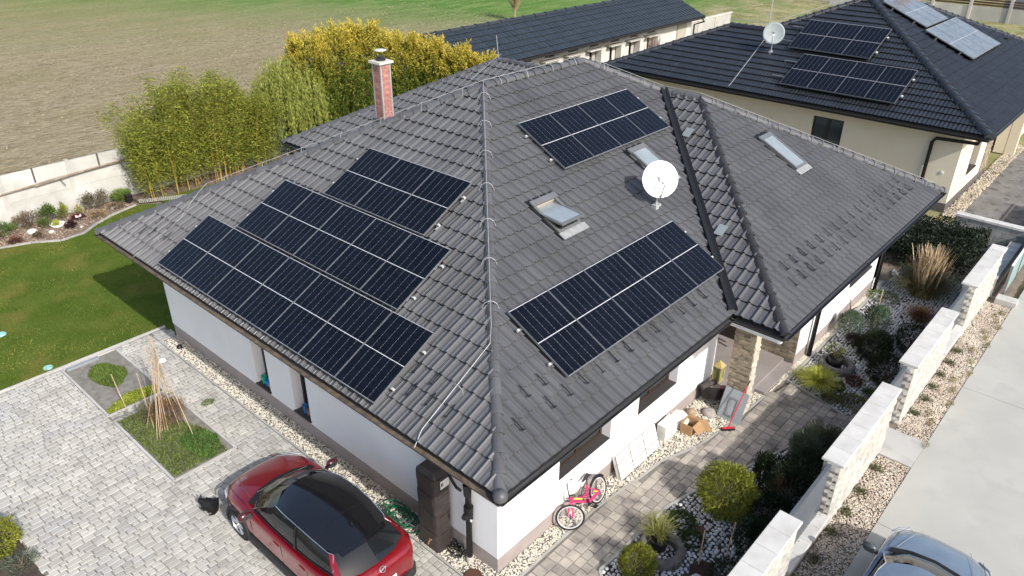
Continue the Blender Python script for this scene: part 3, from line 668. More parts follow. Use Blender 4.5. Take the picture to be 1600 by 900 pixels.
narray('L', 4.17, 7.42, 2.8, 4.72, 3, cellM, "the upper array on the black roof", "solar panels in the upper array on the black roof")
narray('L', 2.32, 6.60, .6, 2.52, 4, cellM, "the lower array on the black roof", "solar panels in the lower array on the black roof")
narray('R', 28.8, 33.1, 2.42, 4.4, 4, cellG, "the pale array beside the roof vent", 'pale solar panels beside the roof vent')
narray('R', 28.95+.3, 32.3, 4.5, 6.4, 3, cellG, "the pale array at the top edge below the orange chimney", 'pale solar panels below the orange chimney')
obj_n = dish((25.0, 8.0, nhz(2.5)+.03), .42, (-.9, -.35, .25), 'pale grey satellite dish on the black neighbouring roof below an aerial', M("dish_grey", (.34, .38, .38), .5, rnd=0), .75)
ae = thing('tv_aerial', 'thin roof mast with a comb shaped aerial above the grey dish', 'aerial', (26.2, 9.3, nhz(3.7)))
obj('mast', MB().tube([(-.9, -.9, -.2), (-.9, -.9, 1.9)], .02, 6), galvM, ae)
obj('boom', MB().tube([(-1.0, -.8, 1.85), (.1, -1.75, 1.85)], .012, 5), galvM, ae)
el = MB().tube([(-.14, -.14, 0), (.14, .14, 0)], .006, 4).data('element', galvM)
for i in range(10): link('element', el, ae, (-.95+i*.11, -.84-i*.095, 1.86))
conductor([(NX-.02, 8.45, NH+.05), (NX+.3, 8.45, nhz(.3)+.08), (NX+s_-.6, NY+NW-s_-.3, nhz(s_-.6)+.1), (NX+s_, NY+NW-s_+.1, nhz(s_)+.25)], 'silver wire crossing the left slope of the black roof', False, .012)
conductor([up(NK, .25), up(NV, .25), up(NA, .25)], 'silver wire along the top of the black roof', True, .01)

# ============================================================ GARAGE ROW
gar = thing('garage_row', 'long low white outbuilding with dark metal roof behind the houses', 'outbuilding')
groof = link('roof', None, gar); GX0, GX1, GY, GH, GT, GD = 18.7, 40.3, 19.35, 2.68, .42, 2.9
PROF3 = [(0, 0), (.08, .004), (.12, .035), (.20, .035), (.24, .004), (.33, 0)]
gr = Roof(groof, PROF3, .33, .42, metalB, 'roof_sheet'); gr.face((0, GY, GH), (1, 0, 0), (0, 1, 0), GT, [(GX0, 0), (GX1, 0), (GX1, GD), (GX0, GD)])
gr.face((0, GY+2*GD, GH), (-1, 0, 0), (0, -1, 0), GT, [(-GX1, 0), (-GX0, 0), (-GX0, GD), (-GX1, GD)], vis=False); gr.build(300)
caps(groof, (GX0, GY+GD, GH+GT*GD), (GX1, GY+GD, GH+GT*GD), r=.13, L=.9, m=ncap)
obj('fascia', MB().box(GX0, GX1, GY-.02, GY+.02, GH-.13, GH).box(GX1-.03, GX1+.03, GY, GY+.02, GH-.13, GH), anthM, groof)
pipe(gar, [(GX1-.4, GY-.05, GH-.1), (GX1+.15, GY+.1, GH-.35), (GX1-.2, GY+.6, GH-.55), (GX1-.2, GY+.6, .1)], .05)
gw = M("garage_white", (.62, .60, .55), .9, (.55, .53, .48), 2, .05)
ops = []; x = 19.4
bays = []
while x < 35: ops.append((x-GX0-.3, x-GX0+.55, 0, 2.02)); ops.append((x-GX0-.3, x-GX0+.55, 2.22, 2.6)); bays.append(x); x += 1.93
wall_open('wall', gar, (GX0+.3, GY+.75, 0), (1, 0, 0), GX1-.6-GX0, GH-.02, .25, (0, 1, 0), [(a, b, c, d) for a, b, c, d in ops], gw)
obj('wall', MB().box(GX0+.3, GX0+.5, GY+1.0, GY+5.2, 0, 2.9).box(GX1-.5, GX1-.3, GY+1.0, GY+5.2, 0, 2.9).box(GX0+.5, GX1-.5, GY+5.0, GY+5.2, 0, 2.7), gw, gar)
obj('gable_wall', MB().mesh_([(GX1-.5, GY+.76, 2.6), (GX1-.5, GY+5.2, 2.6), (GX1-.5, GY+GD, GH+GT*GD-.1), (GX1-.3, GY+.76, 2.6), (GX1-.3, GY+5.2, 2.6), (GX1-.3, GY+GD, GH+GT*GD-.1)], [(0, 1, 2), (3, 5, 4), (0, 3, 4, 1), (1, 4, 5, 2), (2, 5, 3, 0)]), gw, gar)
obj('unlit_backing', MB().box(GX0+.6, GX1-.6, GY+1.3, GY+1.35, 0, 2.4), darkM, gar)  # near-black sheet close behind the openings, painted stand-in for the unlit inside
slab = MB().box(-.45, 1.0, -.42, .0, 2.08, 2.14).data('canopy_slab', M("canopy", (.5, .48, .43), .8, rnd=.1)); dr = MB().box(.32, .6, .05, .1, 0, 2.0).data('door', M("garage_door", (.5, .47, .41), .7, rnd=.2)); post = MB().box(.62, .70, -.36, .0, 0, 2.08).data('pilaster', gw)
for x in bays:
    link('canopy_slab', slab, gar, (x, GY+.75, 0)); link('door', dr, gar, (x, GY+.75, 0)); link('pilaster', post, gar, (x, GY+.75, 0))
shm = M("pale_shutter", (.4, .37, .31), .8, rnd=0)
obj('shutter', MB().box(38.2, 39.3, GY+.68, GY+.74, 0, 2.3), shm, gar)

# ============================================================ GROUND
def sheet(name, pts, z, m, kind='structure'):
    o = obj(name, MB().poly([(p[0], p[1], z) for p in pts]), m); o['kind'] = kind; return o
# field / terrain: soil near, olive then green further away, one sheet to the horizon
fm = bpy.data.materials.new("field_soil_and_sprouts"); fm.use_nodes = True; n = fm.node_tree.nodes; l = fm.node_tree.links; b = n["Principled BSDF"]; b.inputs["Roughness"].default_value = .95; b.inputs["Specular IOR Level"].default_value = .1
g = n.new("ShaderNodeNewGeometry"); sx = n.new("ShaderNodeSeparateXYZ"); l.new(g.outputs["Position"], sx.inputs[0])
def nz(s, d=5, st=None, rough=.55):
    t = n.new("ShaderNodeTexNoise"); t.inputs["Scale"].default_value = s; t.inputs["Detail"].default_value = d; t.inputs["Roughness"].default_value = rough
    if st:
        mp = n.new("ShaderNodeMapping"); mp.inputs["Scale"].default_value = st; mp.inputs["Rotation"].default_value = (0, 0, math.radians(-12)); l.new(g.outputs["Position"], mp.inputs[0]); l.new(mp.outputs[0], t.inputs["Vector"])
    else: l.new(g.outputs["Position"], t.inputs["Vector"])
    return t.outputs["Fac"]
def mth(op, a, b_):
    t = n.new("ShaderNodeMath"); t.operation = op
    for i, x in enumerate((a, b_)):
        if isinstance(x, (int, float)): t.inputs[i].default_value = x
        else: l.new(x, t.inputs[i])
    return t.outputs[0]
def mr(x, a, b_, c=0, d=1):
    t = n.new("ShaderNodeMapRange"); l.new(x, t.inputs[0]); t.inputs[1].default_value = a; t.inputs[2].default_value = b_; t.inputs[3].default_value = c; t.inputs[4].default_value = d; return t.outputs[0]
def mx(f, a, b_):
    t = n.new("ShaderNodeMix"); t.data_type = 'RGBA'; l.new(f, t.inputs[0])
    for i, x in ((6, a), (7, b_)):
        if isinstance(x, tuple): t.inputs[i].default_value = (*x, 1)
        else: l.new(x, t.inputs[i])
    return t.outputs[2]
far = mth('ADD', mth('ADD', sx.outputs[1], mth('MULTIPLY', sx.outputs[0], .62)), mth('MULTIPLY', nz(.09, 4, (.35, 1.6, 1)), 26))
soilc = mx(mr(nz(3.2, 6, (.55, 1.5, 1)), .38, .62), (.225, .185, .108), (.32, .272, .175)); soilc = mx(mr(nz(.7, 6, (.25, 2.4, 1), .7), .47, .72), soilc, (.35, .295, .19)); soilc = mx(mr(nz(.12, 3), .5, .7), soilc, (.245, .215, .115))
grs = mx(mr(nz(.25, 5, (.3, 2, 1)), .4, .62), (.25, .235, .105), (.19, .205, .075)); cc = mx(mr(far, 66, 106), soilc, grs)
far2 = mth('ADD', mth('ADD', sx.outputs[0], mth('MULTIPLY', sx.outputs[1], .45)), mth('MULTIPLY', nz(.12, 3), 16))
grn = mx(mr(nz(.5, 5, (.5, 1.8, 1)), .4, .65), (.09, .18, .035), (.17, .24, .07)); cc = mx(mr(far2, 58, 76), cc, grn)
straw = mx(mr(nz(.6, 4), .45, .6), (.34, .30, .16), (.2, .2, .08)); yb = mth('MULTIPLY', mr(sx.outputs[1], 33, 29), mr(nz(.3, 3), .3, .5)); cc = mx(mth('MULTIPLY', mr(sx.outputs[0], 42, 46), yb), cc, straw)
hv = n.new("ShaderNodeHueSaturation"); l.new(cc, hv.inputs["Color"]); l.new(mr(nz(4.5, 9, None, .8), .35, .65, .72, 1.25), hv.inputs["Value"]); l.new(hv.outputs[0], b.inputs["Base Color"])
bp = n.new("ShaderNodeBump"); bp.inputs["Strength"].default_value = .9; bp.inputs["Distance"].default_value = .12; l.new(nz(5, 7, (.7, 1.3, 1)), bp.inputs["Height"]); l.new(bp.outputs[0], b.inputs["Normal"])
# field mesh with a gently uneven surface
N_ = 150; xs = np.linspace(-1, 1, N_); gx = 20+np.sign(xs)*np.abs(xs)**2.4*600; gy = 25+np.sign(xs)*np.abs(xs)**2.4*600
X, Y = np.meshgrid(gx, gy, indexing='ij'); Z = np.full_like(X, -.12)+np.where(Y > 24, .03*np.sin(X*.9+Y*.37)*np.sin(Y*1.3-X*.2), 0)
idx = np.arange(N_*N_).reshape(N_, N_); F = np.stack([idx[:-1, :-1], idx[1:, :-1], idx[1:, 1:], idx[:-1, 1:]], 2).reshape(-1, 4)
fo = fast_mesh('field', np.stack([X, Y, Z], 2).reshape(-1, 3), F, fm, smooth=True); fo['kind'] = 'structure'
# clods and straw lying on the near field
nC = 26000; cxs = NR.uniform(-12, 45, nC); cys = 23.3+NR.rand(nC)**1.5*30; P = np.stack([cxs, cys, np.full(nC, -.11)], 1)
D = NR.normal(size=(nC, 3))*[1, 1, .25]; leaves('field_stubble', P, D, .16, .035, M("stubble", (.33, .28, .19), .9, (.2, .16, .11), 2, .35, island=True), kind='stuff')
sheet('ground', [(-14, -3.4), (24, -3.4), (24, 22.9), (-14, 22.9)], -.07, soilM)
# lawn
lawnM = M("lawn_turf", (.066, .108, .012), .9, (.098, .136, .022), 1.1, 0, .7, 90, spec=.1, c3=(.145, .145, .032), scale3=.75, detail=6)
LAWN = [(-14, 12.9), (.86, 12.9), (.86, 12.28), (6, 12.28), (6, 13.5), (22, 16), (22, 22.5), (4.9, 22.3), (4.9, 21.1), (4.15, 21.7), (3.15, 21.4), (2.4, 21.0), (1.85, 20.55), (1.1, 20.48), (.4, 21.0), (-.42, 21.3), (-3, 21.9), (-14, 21.9)]
sheet('lawn', LAWN, -.002, lawnM)
n_ = 60000; x = NR.uniform(-7, 7, n_); y = NR.uniform(12.9, 22.0, n_); ok = inpoly(x, y, LAWN) & ~((x > .8) & (y < 12.95)); x = x[ok]; y = y[ok]
P = np.stack([x, y, np.zeros(len(x))], 1); D = np.stack([NR.normal(0, .5, len(x)), NR.normal(0, .5, len(x)), np.ones(len(x))], 1)
leaves('grass', P, D, .045, .014, M("grass_blades", (.075, .125, .012), .7, (.12, .15, .028), .9, .3, island=True, hue=.015, spec=.15, c3=(.2, .2, .05), scale3=.7), kind='stuff')
# paved drive
def paving(name, outer, holes, rw, lmin, lmax, m, nmax, jt, along='x', lims=None, shift=.0):
    st = obj(name, MB().poly([(p[0], p[1], -.018) for p in outer]), jt); st['kind'] = 'structure'
    xs = [p[0] for p in outer]; ys = [p[1] for p in outer]; rows = []; cache = {}
    y = min(ys)+shift
    while y < max(ys):
        x = min(xs)-R.uniform(0, lmax); rr = rw*R.choice([1, 1, .82, 1.12])
        while x < max(xs):
            ln = R.uniform(lmin, lmax); rows.append((x, y, ln, rr)); x += ln
        y += rr
    cx_ = np.array([r[0]+r[2]/2 for r in rows]); cy_ = np.array([r[1]+r[3]/2 for r in rows])
    ok = inpoly(cx_, cy_, outer)
    for h in holes:
        hx0, hx1, hy0, hy1 = h[0][0], h[1][0], h[0][1], h[2][1]
        for q, r in enumerate(rows):
            x0, y0, ln, rr = r
            if x0 < hx1 and x0+ln > hx0 and y0 < hy1 and y0+rr > hy0:
                if x0+ln > hx1 and hx1 > x0 and (x0+ln-hx1) > .025 and y0+rr/2 > hy0-.0: rows[q] = (hx1, y0, x0+ln-hx1, rr); continue
                if x0 < hx0 and hx0-x0 > .025: rows[q] = (x0, y0, hx0-x0, rr); continue
                if y0 < hy0 and hy0-y0 > .02: rows[q] = (x0, y0, ln, hy0-y0); continue
                if y0+rr > hy1 and y0+rr-hy1 > .02: rows[q] = (x0, hy1, ln, y0+rr-hy1); continue
                ok[q] = False
    if lims:
        for q, r in enumerate(rows):
            x0, y0, ln, rr = r
            if x0 < lims[0] and x0+ln > lims[0] and y0 > .62: rows[q] = (x0, y0, lims[0]-x0, rr); ok[q] = ok[q] or (lims[0]-x0 > .03 and y0+rr < lims[1])
            if y0 < lims[1] and y0+rr > lims[1]: rows[q] = (rows[q][0], y0, rows[q][2], lims[1]-y0); ok[q] = lims[1]-y0 > .03 and x0 > -7.5 and x0 < lims[0]
    it = []
    for q, r in enumerate(rows):
        if not ok[q]: continue
        cor = [(r[0], r[1]), (r[0]+r[2], r[1]), (r[0]+r[2], r[1]+r[3]), (r[0], r[1]+r[3])]
        d = (Vector((cx_[q], cy_[q], 0))-CP).length
        it.append((d, r))
    it.sort(key=lambda a: a[0])
    g_ = .006; b_ = .007
    def geo_(mb, x, y, ln, rr, z):
        i = len(mb.v); a0, a1, c0, c1 = x+g_, x+ln-g_, y+g_, y+rr-g_; j = lambda: R.uniform(-.003, .003)
        for zz, e in ((-.05, 0), (z-.008, 0), (z, b_)):
            mb.v += [(a0+e+j(), c0+e+j(), zz), (a1-e+j(), c0+e+j(), zz), (a1-e+j(), c1-e+j(), zz), (a0+e+j(), c1-e+j(), zz)]
        for s in (0, 4):
            for k in range(4): mb.f.append((i+s+k, i+s+(k+1) % 4, i+s+4+(k+1) % 4, i+s+4+k))
        mb.f.append((i+8, i+9, i+10, i+11))
    vis = [q for q in it if True]
    for d, r in vis[:nmax]:
        key = (round(r[2], 2), round(r[3], 3))
        if key not in cache: mb = MB(); geo_(mb, 0, 0, r[2], r[3], 0); cache[key] = mb.data('paver', m)
        link('paver', cache[key], st, (r[0], r[1], R.uniform(0, .004)))
    mb = MB()
    for d, r in vis[nmax:]: geo_(mb, r[0], r[1], r[2], r[3], R.uniform(0, .004))
    if mb.v: obj('paver', mb, m, st, kind='stuff')
    return st
BED1 = [(-1.74, 10.16), (-.52, 10.16), (-.52, 12.72), (-1.74, 12.72)]; BED2 = [(-1.74, 7.15), (-.47, 7.15), (-.47, 9.82), (-1.74, 9.82)]
g8 = lambda P: P
DRIVE = [(-4.35, 6.2), (-4.35, 8.3), (-4.9, 8.6), (-7.5, 9.5), (-7.5, 12.84), (.40, 12.84), (.40, .62), (.9, .48), (.9, -1.1), (1.3, -2.3), (-4.2, -2.3)]
GROW = lambda b, e: [(b[0][0]-e, b[0][1]-e), (b[1][0]+e, b[1][1]-e), (b[2][0]+e, b[2][1]+e), (b[3][0]-e, b[3][1]+e)]
_r0 = CP.copy(); CP = Vector((-3, 5.5, 0))
paving('driveway', DRIVE, [GROW(BED1, .055), GROW(BED2, .055)], .128, .11, .25, paverA, 300, jointM, lims=(.402, 12.843))
paving('driveway', [(.405, 12.25), (.845, 12.25), (.845, 12.84), (.405, 12.84)], [], .128, .11, .22, paverA, 300, jointM)
CP = _r0
PATH = [(.9, .5), (3.2, .5), (4.5, .33), (5.2, .28), (6.1, -.03), (7.0, -.16), (8.7, -.32), (9.6, -.48), (9.42, -1.2), (9.2, -1.9), (9.75, -2.1), (9.72, -2.58), (8.35, -2.58), (7.6, -1.45), (6.8, -1.24), (6.0, -.98), (5.2, -.68), (4.2, -.44), (3.3, -.42), (2.1, -.38), (1.75, -.75), (1.3, -1.5), (.9, -2.2)]
paving('garden_path', PATH, [], .2, .17, .25, paverB, 300, jointM)
def kerb(name, pts, wd, z0, z1, m, kind='structure'):
    k = link(name, None); k['kind'] = kind; k.empty_display_size = .1
    for a, b in zip(pts[:-1], pts[1:]):
        a = Vector((*a, 0)); b = Vector((*b, 0)); d = b-a; Ln = d.length; nn = max(1, round(Ln/.9)); d.normalize(); ang = math.atan2(d.y, d.x)
        me = MB().box(.003, Ln/nn-.003, -wd/2, wd/2, z0, z1).data('kerb_stone', m)
        for i in range(nn): link('kerb_stone', me, k, tuple(a+d*(Ln/nn*i)), (0, 0, ang))
    return k
kerb('lawn_kerb', [(-7.5, 12.87), (.86, 12.87)], .05, -.05, .022, concM)
kerb('bed_kerb', [(-1.77, 10.13), (-.49, 10.13), (-.49, 12.75), (-1.77, 12.75), (-1.77, 10.13)], .05, -.1, .014, concM)
kerb('bed_kerb', [(-1.77, 7.12), (-.44, 7.12), (-.44, 9.85), (-1.77, 9.85), (-1.77, 7.12)], .05, -.1, .014, concM)
kerb('gravel_kerb', [(.425, 12.3), (.425, .55)], .04, -.05, .012, kerbM)
kerb('gravel_kerb', [(.9, .53), (3.2, .53), (4.5, .36), (5.2, .31), (6.1, 0), (7.0, -.13), (8.7, -.27)], .04, -.05, .012, kerbM)
kerb('path_kerb', [(1.75, -.77), (2.1, -.4), (3.3, -.45), (4.2, -.47), (5.2, -.71), (6.0, -1.01), (6.8, -1.27), (7.6, -1.5), (8.3, -2.5)], .05, -.05, .02, kerbM)
kerb('path_kerb', [(9.65, -.42), (9.45, -1.2), (9.25, -1.9), (9.8, -2.1)], .05, -.05, .016, kerbM)
kerb('path_kerb', [(9.6, -.40), (16.4, -.40)], .06, -.05, .03, kerbM)
def soil(name, poly, z, m=soilM): return sheet(name, poly, z, m)
soil('soil_bed', BED1, -.03); soil('soil_bed', BED2, -.02)
obj('bed_liner', MB().box(-1.70, -.95, 12.60, 12.69, -.02, .035), M("liner_grey", (.25, .28, .30), .6, rnd=0), label='grey plastic strip along the lawn side of the first soil bed', cat='edging strip')
# gravel
G1 = [(.45, 1.0), (.45, 12.3), (.87, 12.3), (.87, .87), (.87, .56)]
stones('gravel', [(.45, .56), (.87, .56), (.87, 12.2), (.45, 12.2)], 6500, .012, .026, gravM, -.01)
G2 = [(.87, .55), (3.2, .55), (4.5, .38), (5.2, .33), (6.1, .02), (7.0, -.11), (8.7, -.25), (8.7, .0), (8.2, .0), (8.2, .86), (.87, .86)]
stones('gravel', G2, 7500, .012, .026, gravM, -.01); sheet('gravel_base', [(.445, .55), (8.7, .55), (8.7, .9), (8.2, .9), (.9, 1.2), (.9, 12.28), (.445, 12.28)], -.022, jointM); sheet('gravel_base', [(3.2, .56), (4.5, .38), (5.2, .33), (6.1, .02), (7.0, -.11), (8.7, -.27), (8.7, .56)], -.026, jointM)
stones('gravel', [(8.7, -.27), (10.3, -.37), (16.4, -.37), (16.4, -.23), (10.3, -.23), (10.3, -.25)], 2800, .012, .026, gravM, -.01); stones('gravel', [(9.6, -.37), (16.4, -.37), (16.4, -.24), (9.6, -.24)], 2500, .012, .026, gravM, -.0)
sheet('gravel_base', [(8.7, -.28), (9.6, -.38), (16.4, -.38), (16.4, -.2), (8.7, -.2)], -.024, jointM)
SG = [(-2, -3.56), (8.45, -3.56), (8.45, -2.91), (-2, -2.91)]; SG2 = [(9.49, -3.56), (17.2, -3.56), (17.2, -2.91), (9.49, -2.91)]
darkGrav = M("street_gravel", (.60, .53, .44), .85, (.44, .37, .30), 1.6, .34, island=True, hue=.02)
stones('gravel', SG, 12000, .012, .028, darkGrav, -.045); stones('gravel', SG2, 11000, .012, .028, darkGrav, -.045); sheet('gravel_base', [(-3, -3.58), (17.5, -3.58), (17.5, -2.9), (-3, -2.9)], -.058, M("gravel_bed", (.22, .19, .15), .95, rnd=0))
obj('entrance_slab', MB().box(8.46, 9.48, -3.56, -2.66, -.08, .0), concM, kind='structure')
# street
road = link('road', None); road['kind'] = 'structure'
jx = [-30, -20, -10, .6, 6.47, 12.22, 18, 24, 30, 36, 46, 60]
for a, b in zip(jx[:-1], jx[1:]):
    for (y0, y1, nm) in ((-9.5, -3.565, 'road_slab'),): obj(nm, MB().box(a+.006, b-.006, y0, y1, -.2, -.015), roadM, road)
sheet('verge', [(-60, -40), (60, -40), (60, -9.5), (-60, -9.5)], -.09, M("verge", (.2, .19, .1), .9, (.12, .15, .05), .6, 0))
# ============================================================ FENCE WALLS
_blk = {}
def rough_block(ln, hh, th=.3):
    nx, nz_ = 4, 3; mb = MB()
    vs = []; fs = []
    for i in range(nx+1):
        for j in range(nz_+1):
            e = 0 if i in (0, nx) or j in (0, nz_) else R.uniform(.008, .035)
            vs.append((.004+(ln-.008)*i/nx+(R.uniform(-.01, .01) if 0 < i < nx else 0), -e+.006, .003+(hh-.006)*j/nz_))
    for i in range(nx):
        for j in range(nz_): a = i*(nz_+1)+j; fs.append((a, a+nz_+1, a+nz_+2, a+1))
    return MB().mesh_(vs, fs).box(.004, ln-.004, .0061, .03, .003, hh-.003)
blkvar = [[rough_block(l_, .19).data('block', stoneW) for q in range(3)] for l_ in (.2, .3, .4)]
capd = [MB().mesh_(*(lambda r=R: ([(0.003, -.045, 0), (.447, -.045, 0), (.447, .345, 0), (.003, .345, 0), (.003, -.045, .04), (.447, -.045, .04), (.447, .345, .04), (.003, .345, .04), (.012, -.035, .055), (.438, -.035, .055), (.438, .335, .055), (.012, .335, .055)], [(0, 3, 2, 1), (0, 1, 5, 4), (1, 2, 6, 5), (2, 3, 7, 6), (3, 0, 4, 7), (4, 5, 9, 8), (5, 6, 10, 9), (6, 7, 11, 10), (7, 4, 8, 11), (8, 9, 10, 11)]))()).data('cap_stone', capW)]
def fence_wall(x0, x1, lab, z1=1.47):
    t_ = thing('garden_wall', lab, 'wall', (x0, -2.9, 0), group='white block walls along the street')
    Ln = x1-x0; obj('core', MB().box(.006, Ln-.006, .02, .28, -.1, z1-.006), stoneW, t_)
    z = -.05; r_ = 0
    while z < z1-.05:
        x = 0
        while x < Ln-.01:
            k = R.randint(0, 2); l_ = (.2, .3, .4)[k]
            if x+l_ > Ln-.15: l_ = Ln-x; k = None
            me = blkvar[k][R.randint(0, 2)] if k is not None else rough_block(l_, .19).data('block', stoneW)
            link('block', me, t_, (x, 0, z)); x += l_
        for e, xx in ((0, 0), (1, Ln)):
            o = link('end_block', blkvar[1][R.randint(0, 2)], t_); o.matrix_local = (Matrix.Translation((0, .3, z)) @ Matrix.Rotation(-math.pi/2, 4, 'Z')) if e == 0 else (Matrix.Translation((Ln, 0, z)) @ Matrix.Rotation(math.pi/2, 4, 'Z'))
        z += .19; r_ += 1
    nC_ = round(Ln/.45); 
    for i in range(nC_): o = link('cap_stone', capd[0], t_, (i*Ln/nC_, 0, z1+R.uniform(0, .003))); o.scale = (Ln/nC_/.45, 1, 1)
    obj('back_render', MB().box(0.01, Ln-.01, .281, .295, -.05, z1-.006), wallM, t_)
fence_wall(-1.6, 3.92, 'white block garden wall nearest the camera at the bottom edge'); fence_wall(5.62, 8.70, 'white block garden wall left of the concrete entrance slab')
fence_wall(9.72, 12.8, 'white block garden wall right of the concrete entrance slab'); fence_wall(14.5, 17.62, 'white block garden wall farthest away, beside the dark hedge')
def infill(x0, x1, lab, low=True):
    t_ = thing('fence_panel', lab, 'fence panel', (x0, -2.74, 0), group='grey panels between the garden walls'); Ln = x1-x0
    obj('panel', MB().box(.01, Ln-.01, 0, .04, .36 if low else .1, 1.42), greyPanel, t_); obj('rail', MB().box(.01, Ln-.01, -.012, .052, 1.42, 1.46), greyPanel, t_)
    if low:
        b_ = thing('low_wall', 'low white capped block wall under the %s' % lab, 'wall', (x0, -2.9, 0), group='low walls under the grey panels')
        obj('core', MB().box(0.004, Ln-.004, .01, .28, -.1, .3), stoneW, b_)
        n3 = max(1, round(Ln/.45))
        for i in range(n3): o = link('cap_stone', capd[0], b_, (i*Ln/n3, 0, .3)); o.scale = (Ln/n3/.45, 1, 1)
    return t_
infill(3.92, 5.62, 'grey fence panel next to the nearest garden wall'); gp = infill(8.70, 9.72, 'grey gate panel behind the concrete entrance slab', False)
lb = thing('letterbox', 'small grey letterbox on the wall end beside the gate', 'letterbox', (8.78, -2.8, .95)); obj('box_body', MB().box(-.06, .1, -.14, .0, 0, .3).box(-.065, .105, -.15, .005, .3, .32), M("letterbox", (.3, .27, .24), .5, rnd=0), lb); obj('flap', MB().box(-.03, .08, -.152, -.145, .22, .26), anthM, lb)
infill(12.8, 14.5, 'grey fence panel between the two farthest garden walls')
# ============================================================ neighbour plot edge
bw = thing('block_wall', 'grey concrete block wall with white cap across the end of the garden', 'wall', (20.7, -2.95, 0)); blg = M("grey_block", (.33, .33, .31), .9, (.42, .42, .39), 4, .2, .2, 60)
obj('core', MB().box(.02, .2, 0, 2.0, -.1, .95), M("grey_mortar", (.25, .25, .24), .9, rnd=0), bw); bl = MB().box(-.01, .02, .006, .394, .006, .186).data('block', blg)
for r_ in range(5):
    for i in range(5): 
        y = i*.4-(.2 if r_ % 2 else 0)
        if y < -.01: continue
        link('block', bl, bw, (0, y, r_*.19))
cp2 = MB().box(-.05, .25, .003, .397, 0, .07).data('cap_stone', capW)
for i in range(5): link('cap_stone', cp2, bw, (0, i*.4, .955))
bw2 = thing('low_wall', 'low white capped wall running behind the dark hedge to the beige house', 'wall', (20.7, -.95, 0)); obj('core', MB().box(.02, .2, 0, 12, -.1, .42), blg, bw2)
for i in range(30): link('cap_stone', cp2, bw2, (0, i*.4, .425))
bw3 = thing('low_wall', 'white capped low wall at the far end of the gravel strip', 'wall', (17.66, -2.95, 0)); obj('core', MB().box(0, 3.0, .02, .2, -.1, .5), stoneW, bw3)
for i in range(7): o = link('cap_stone', cp2, bw3, (i*.43, .25, .5), (0, 0, -math.pi/2))
gf = thing('glass_fence', 'teal tinted translucent fence screen at the right edge', 'fence', (17.7, -3.2, 0)); tealM = M("teal_glass", (.30, .44, .43), .25, rnd=0)
for i in range(5): 
    obj('pane', MB().box(i*1.6+.03, i*1.6+1.57, 0, .02, .05, .95), tealM, gf); obj('post', MB().box(i*1.6-.02, i*1.6+.02, -.02, .04, 0, 1.0), silverM, gf)
obj('handrail', MB().box(-.03, 8.03, -.015, .035, 1.0, 1.04), whiteP, gf)
obj('kerb_block', MB().box(17.25, 17.62, -3.62, -3.1, -.08, .12), concM, kind='structure')
# neighbour drive and gravel
ndM = M("neighbour_drive", (.15, .14, .13), .9, (.22, .21, .2), 1.2, .1, .3, 30, c3=(.1, .095, .09), scale3=3)
sheet('neighbour_drive', [(21.0, -3.3), (60, -3.3), (60, -.62), (21, -.62)], -.03, ndM); ng = [(23.0, -.62), (34, -.62), (34, -.12), (23.0, -.12)]
stones('gravel', ng, 2600, .03, .07, M("cobble_gravel", (.48, .42, .33), .85, (.3, .26, .2), 3, .4, island=True), -.02)
sheet('neighbour_yard', [(21, -.62), (60, -.62), (60, 20), (21, 20)], -.045, M("yard_grass", (.13, .15, .05), .95, (.28, .25, .13), .5, 0))
# far objects at the top right
fw = thing('concrete_fence', 'distant white concrete fence with dark wooden boards on top at the upper right', 'fence', (71, -4, 0)); fcM = M("far_white_concrete", (.52, .50, .45), .9, (.42, .4, .36), .7, .08)
for i in range(9):
    obj('panel', MB().box(0, .12, i*3+.12, i*3+2.98, -.2, 1.0), fcM, fw); obj('post', MB().box(-.1, .2, i*3-.1, i*3+.12, -.2, 1.75), fcM, fw)
    for q in range(3): obj('board', MB().box(.02, .06, i*3+.12, i*3+2.98, 1.08+q*.2, 1.22+q*.2), M("old_board", (.09, .05, .03), .8, rnd=.3), fw)
for (x, y, wd, dp_, hh, lab) in ((72.5, 18.2, 2.2, 6, 1.1, 'pale concrete wall beyond the black roof at the top edge'), (76, 3.5, 3, 6, 2.2, 'grey container like shed behind the distant wooden fence')):
    t_ = thing('shed' if hh > 2 else 'concrete_wall', lab, 'shed' if hh > 2 else 'wall', (x, y, 0)); obj('wall', MB().box(0, .15 if hh < 2 else wd, 0, dp_, -.1, hh), fcM if hh < 2 else M("shed_grey", (.18, .2, .22), .6, rnd=0), t_); obj('coping', MB().box(-.05, .2 if hh < 2 else wd+.05, -.05, dp_+.05, hh, hh+.1), fcM, t_)
t_ = thing('concrete_wall', 'grey concrete wall running on from the end of the long outbuilding', 'wall', (41.2, 23.0, 0))
for i in range(4): obj('panel', MB().box(i*2.5+.03, i*2.5+2.47, 0, .12, -.1, 1.3), M("old_concrete", (.32, .31, .29), .9, (.4, .39, .36), 1, .1), t_)
obj('coping', MB().box(-.05, 10.1, -.05, .17, 1.302, 1.4), fcM, t_)
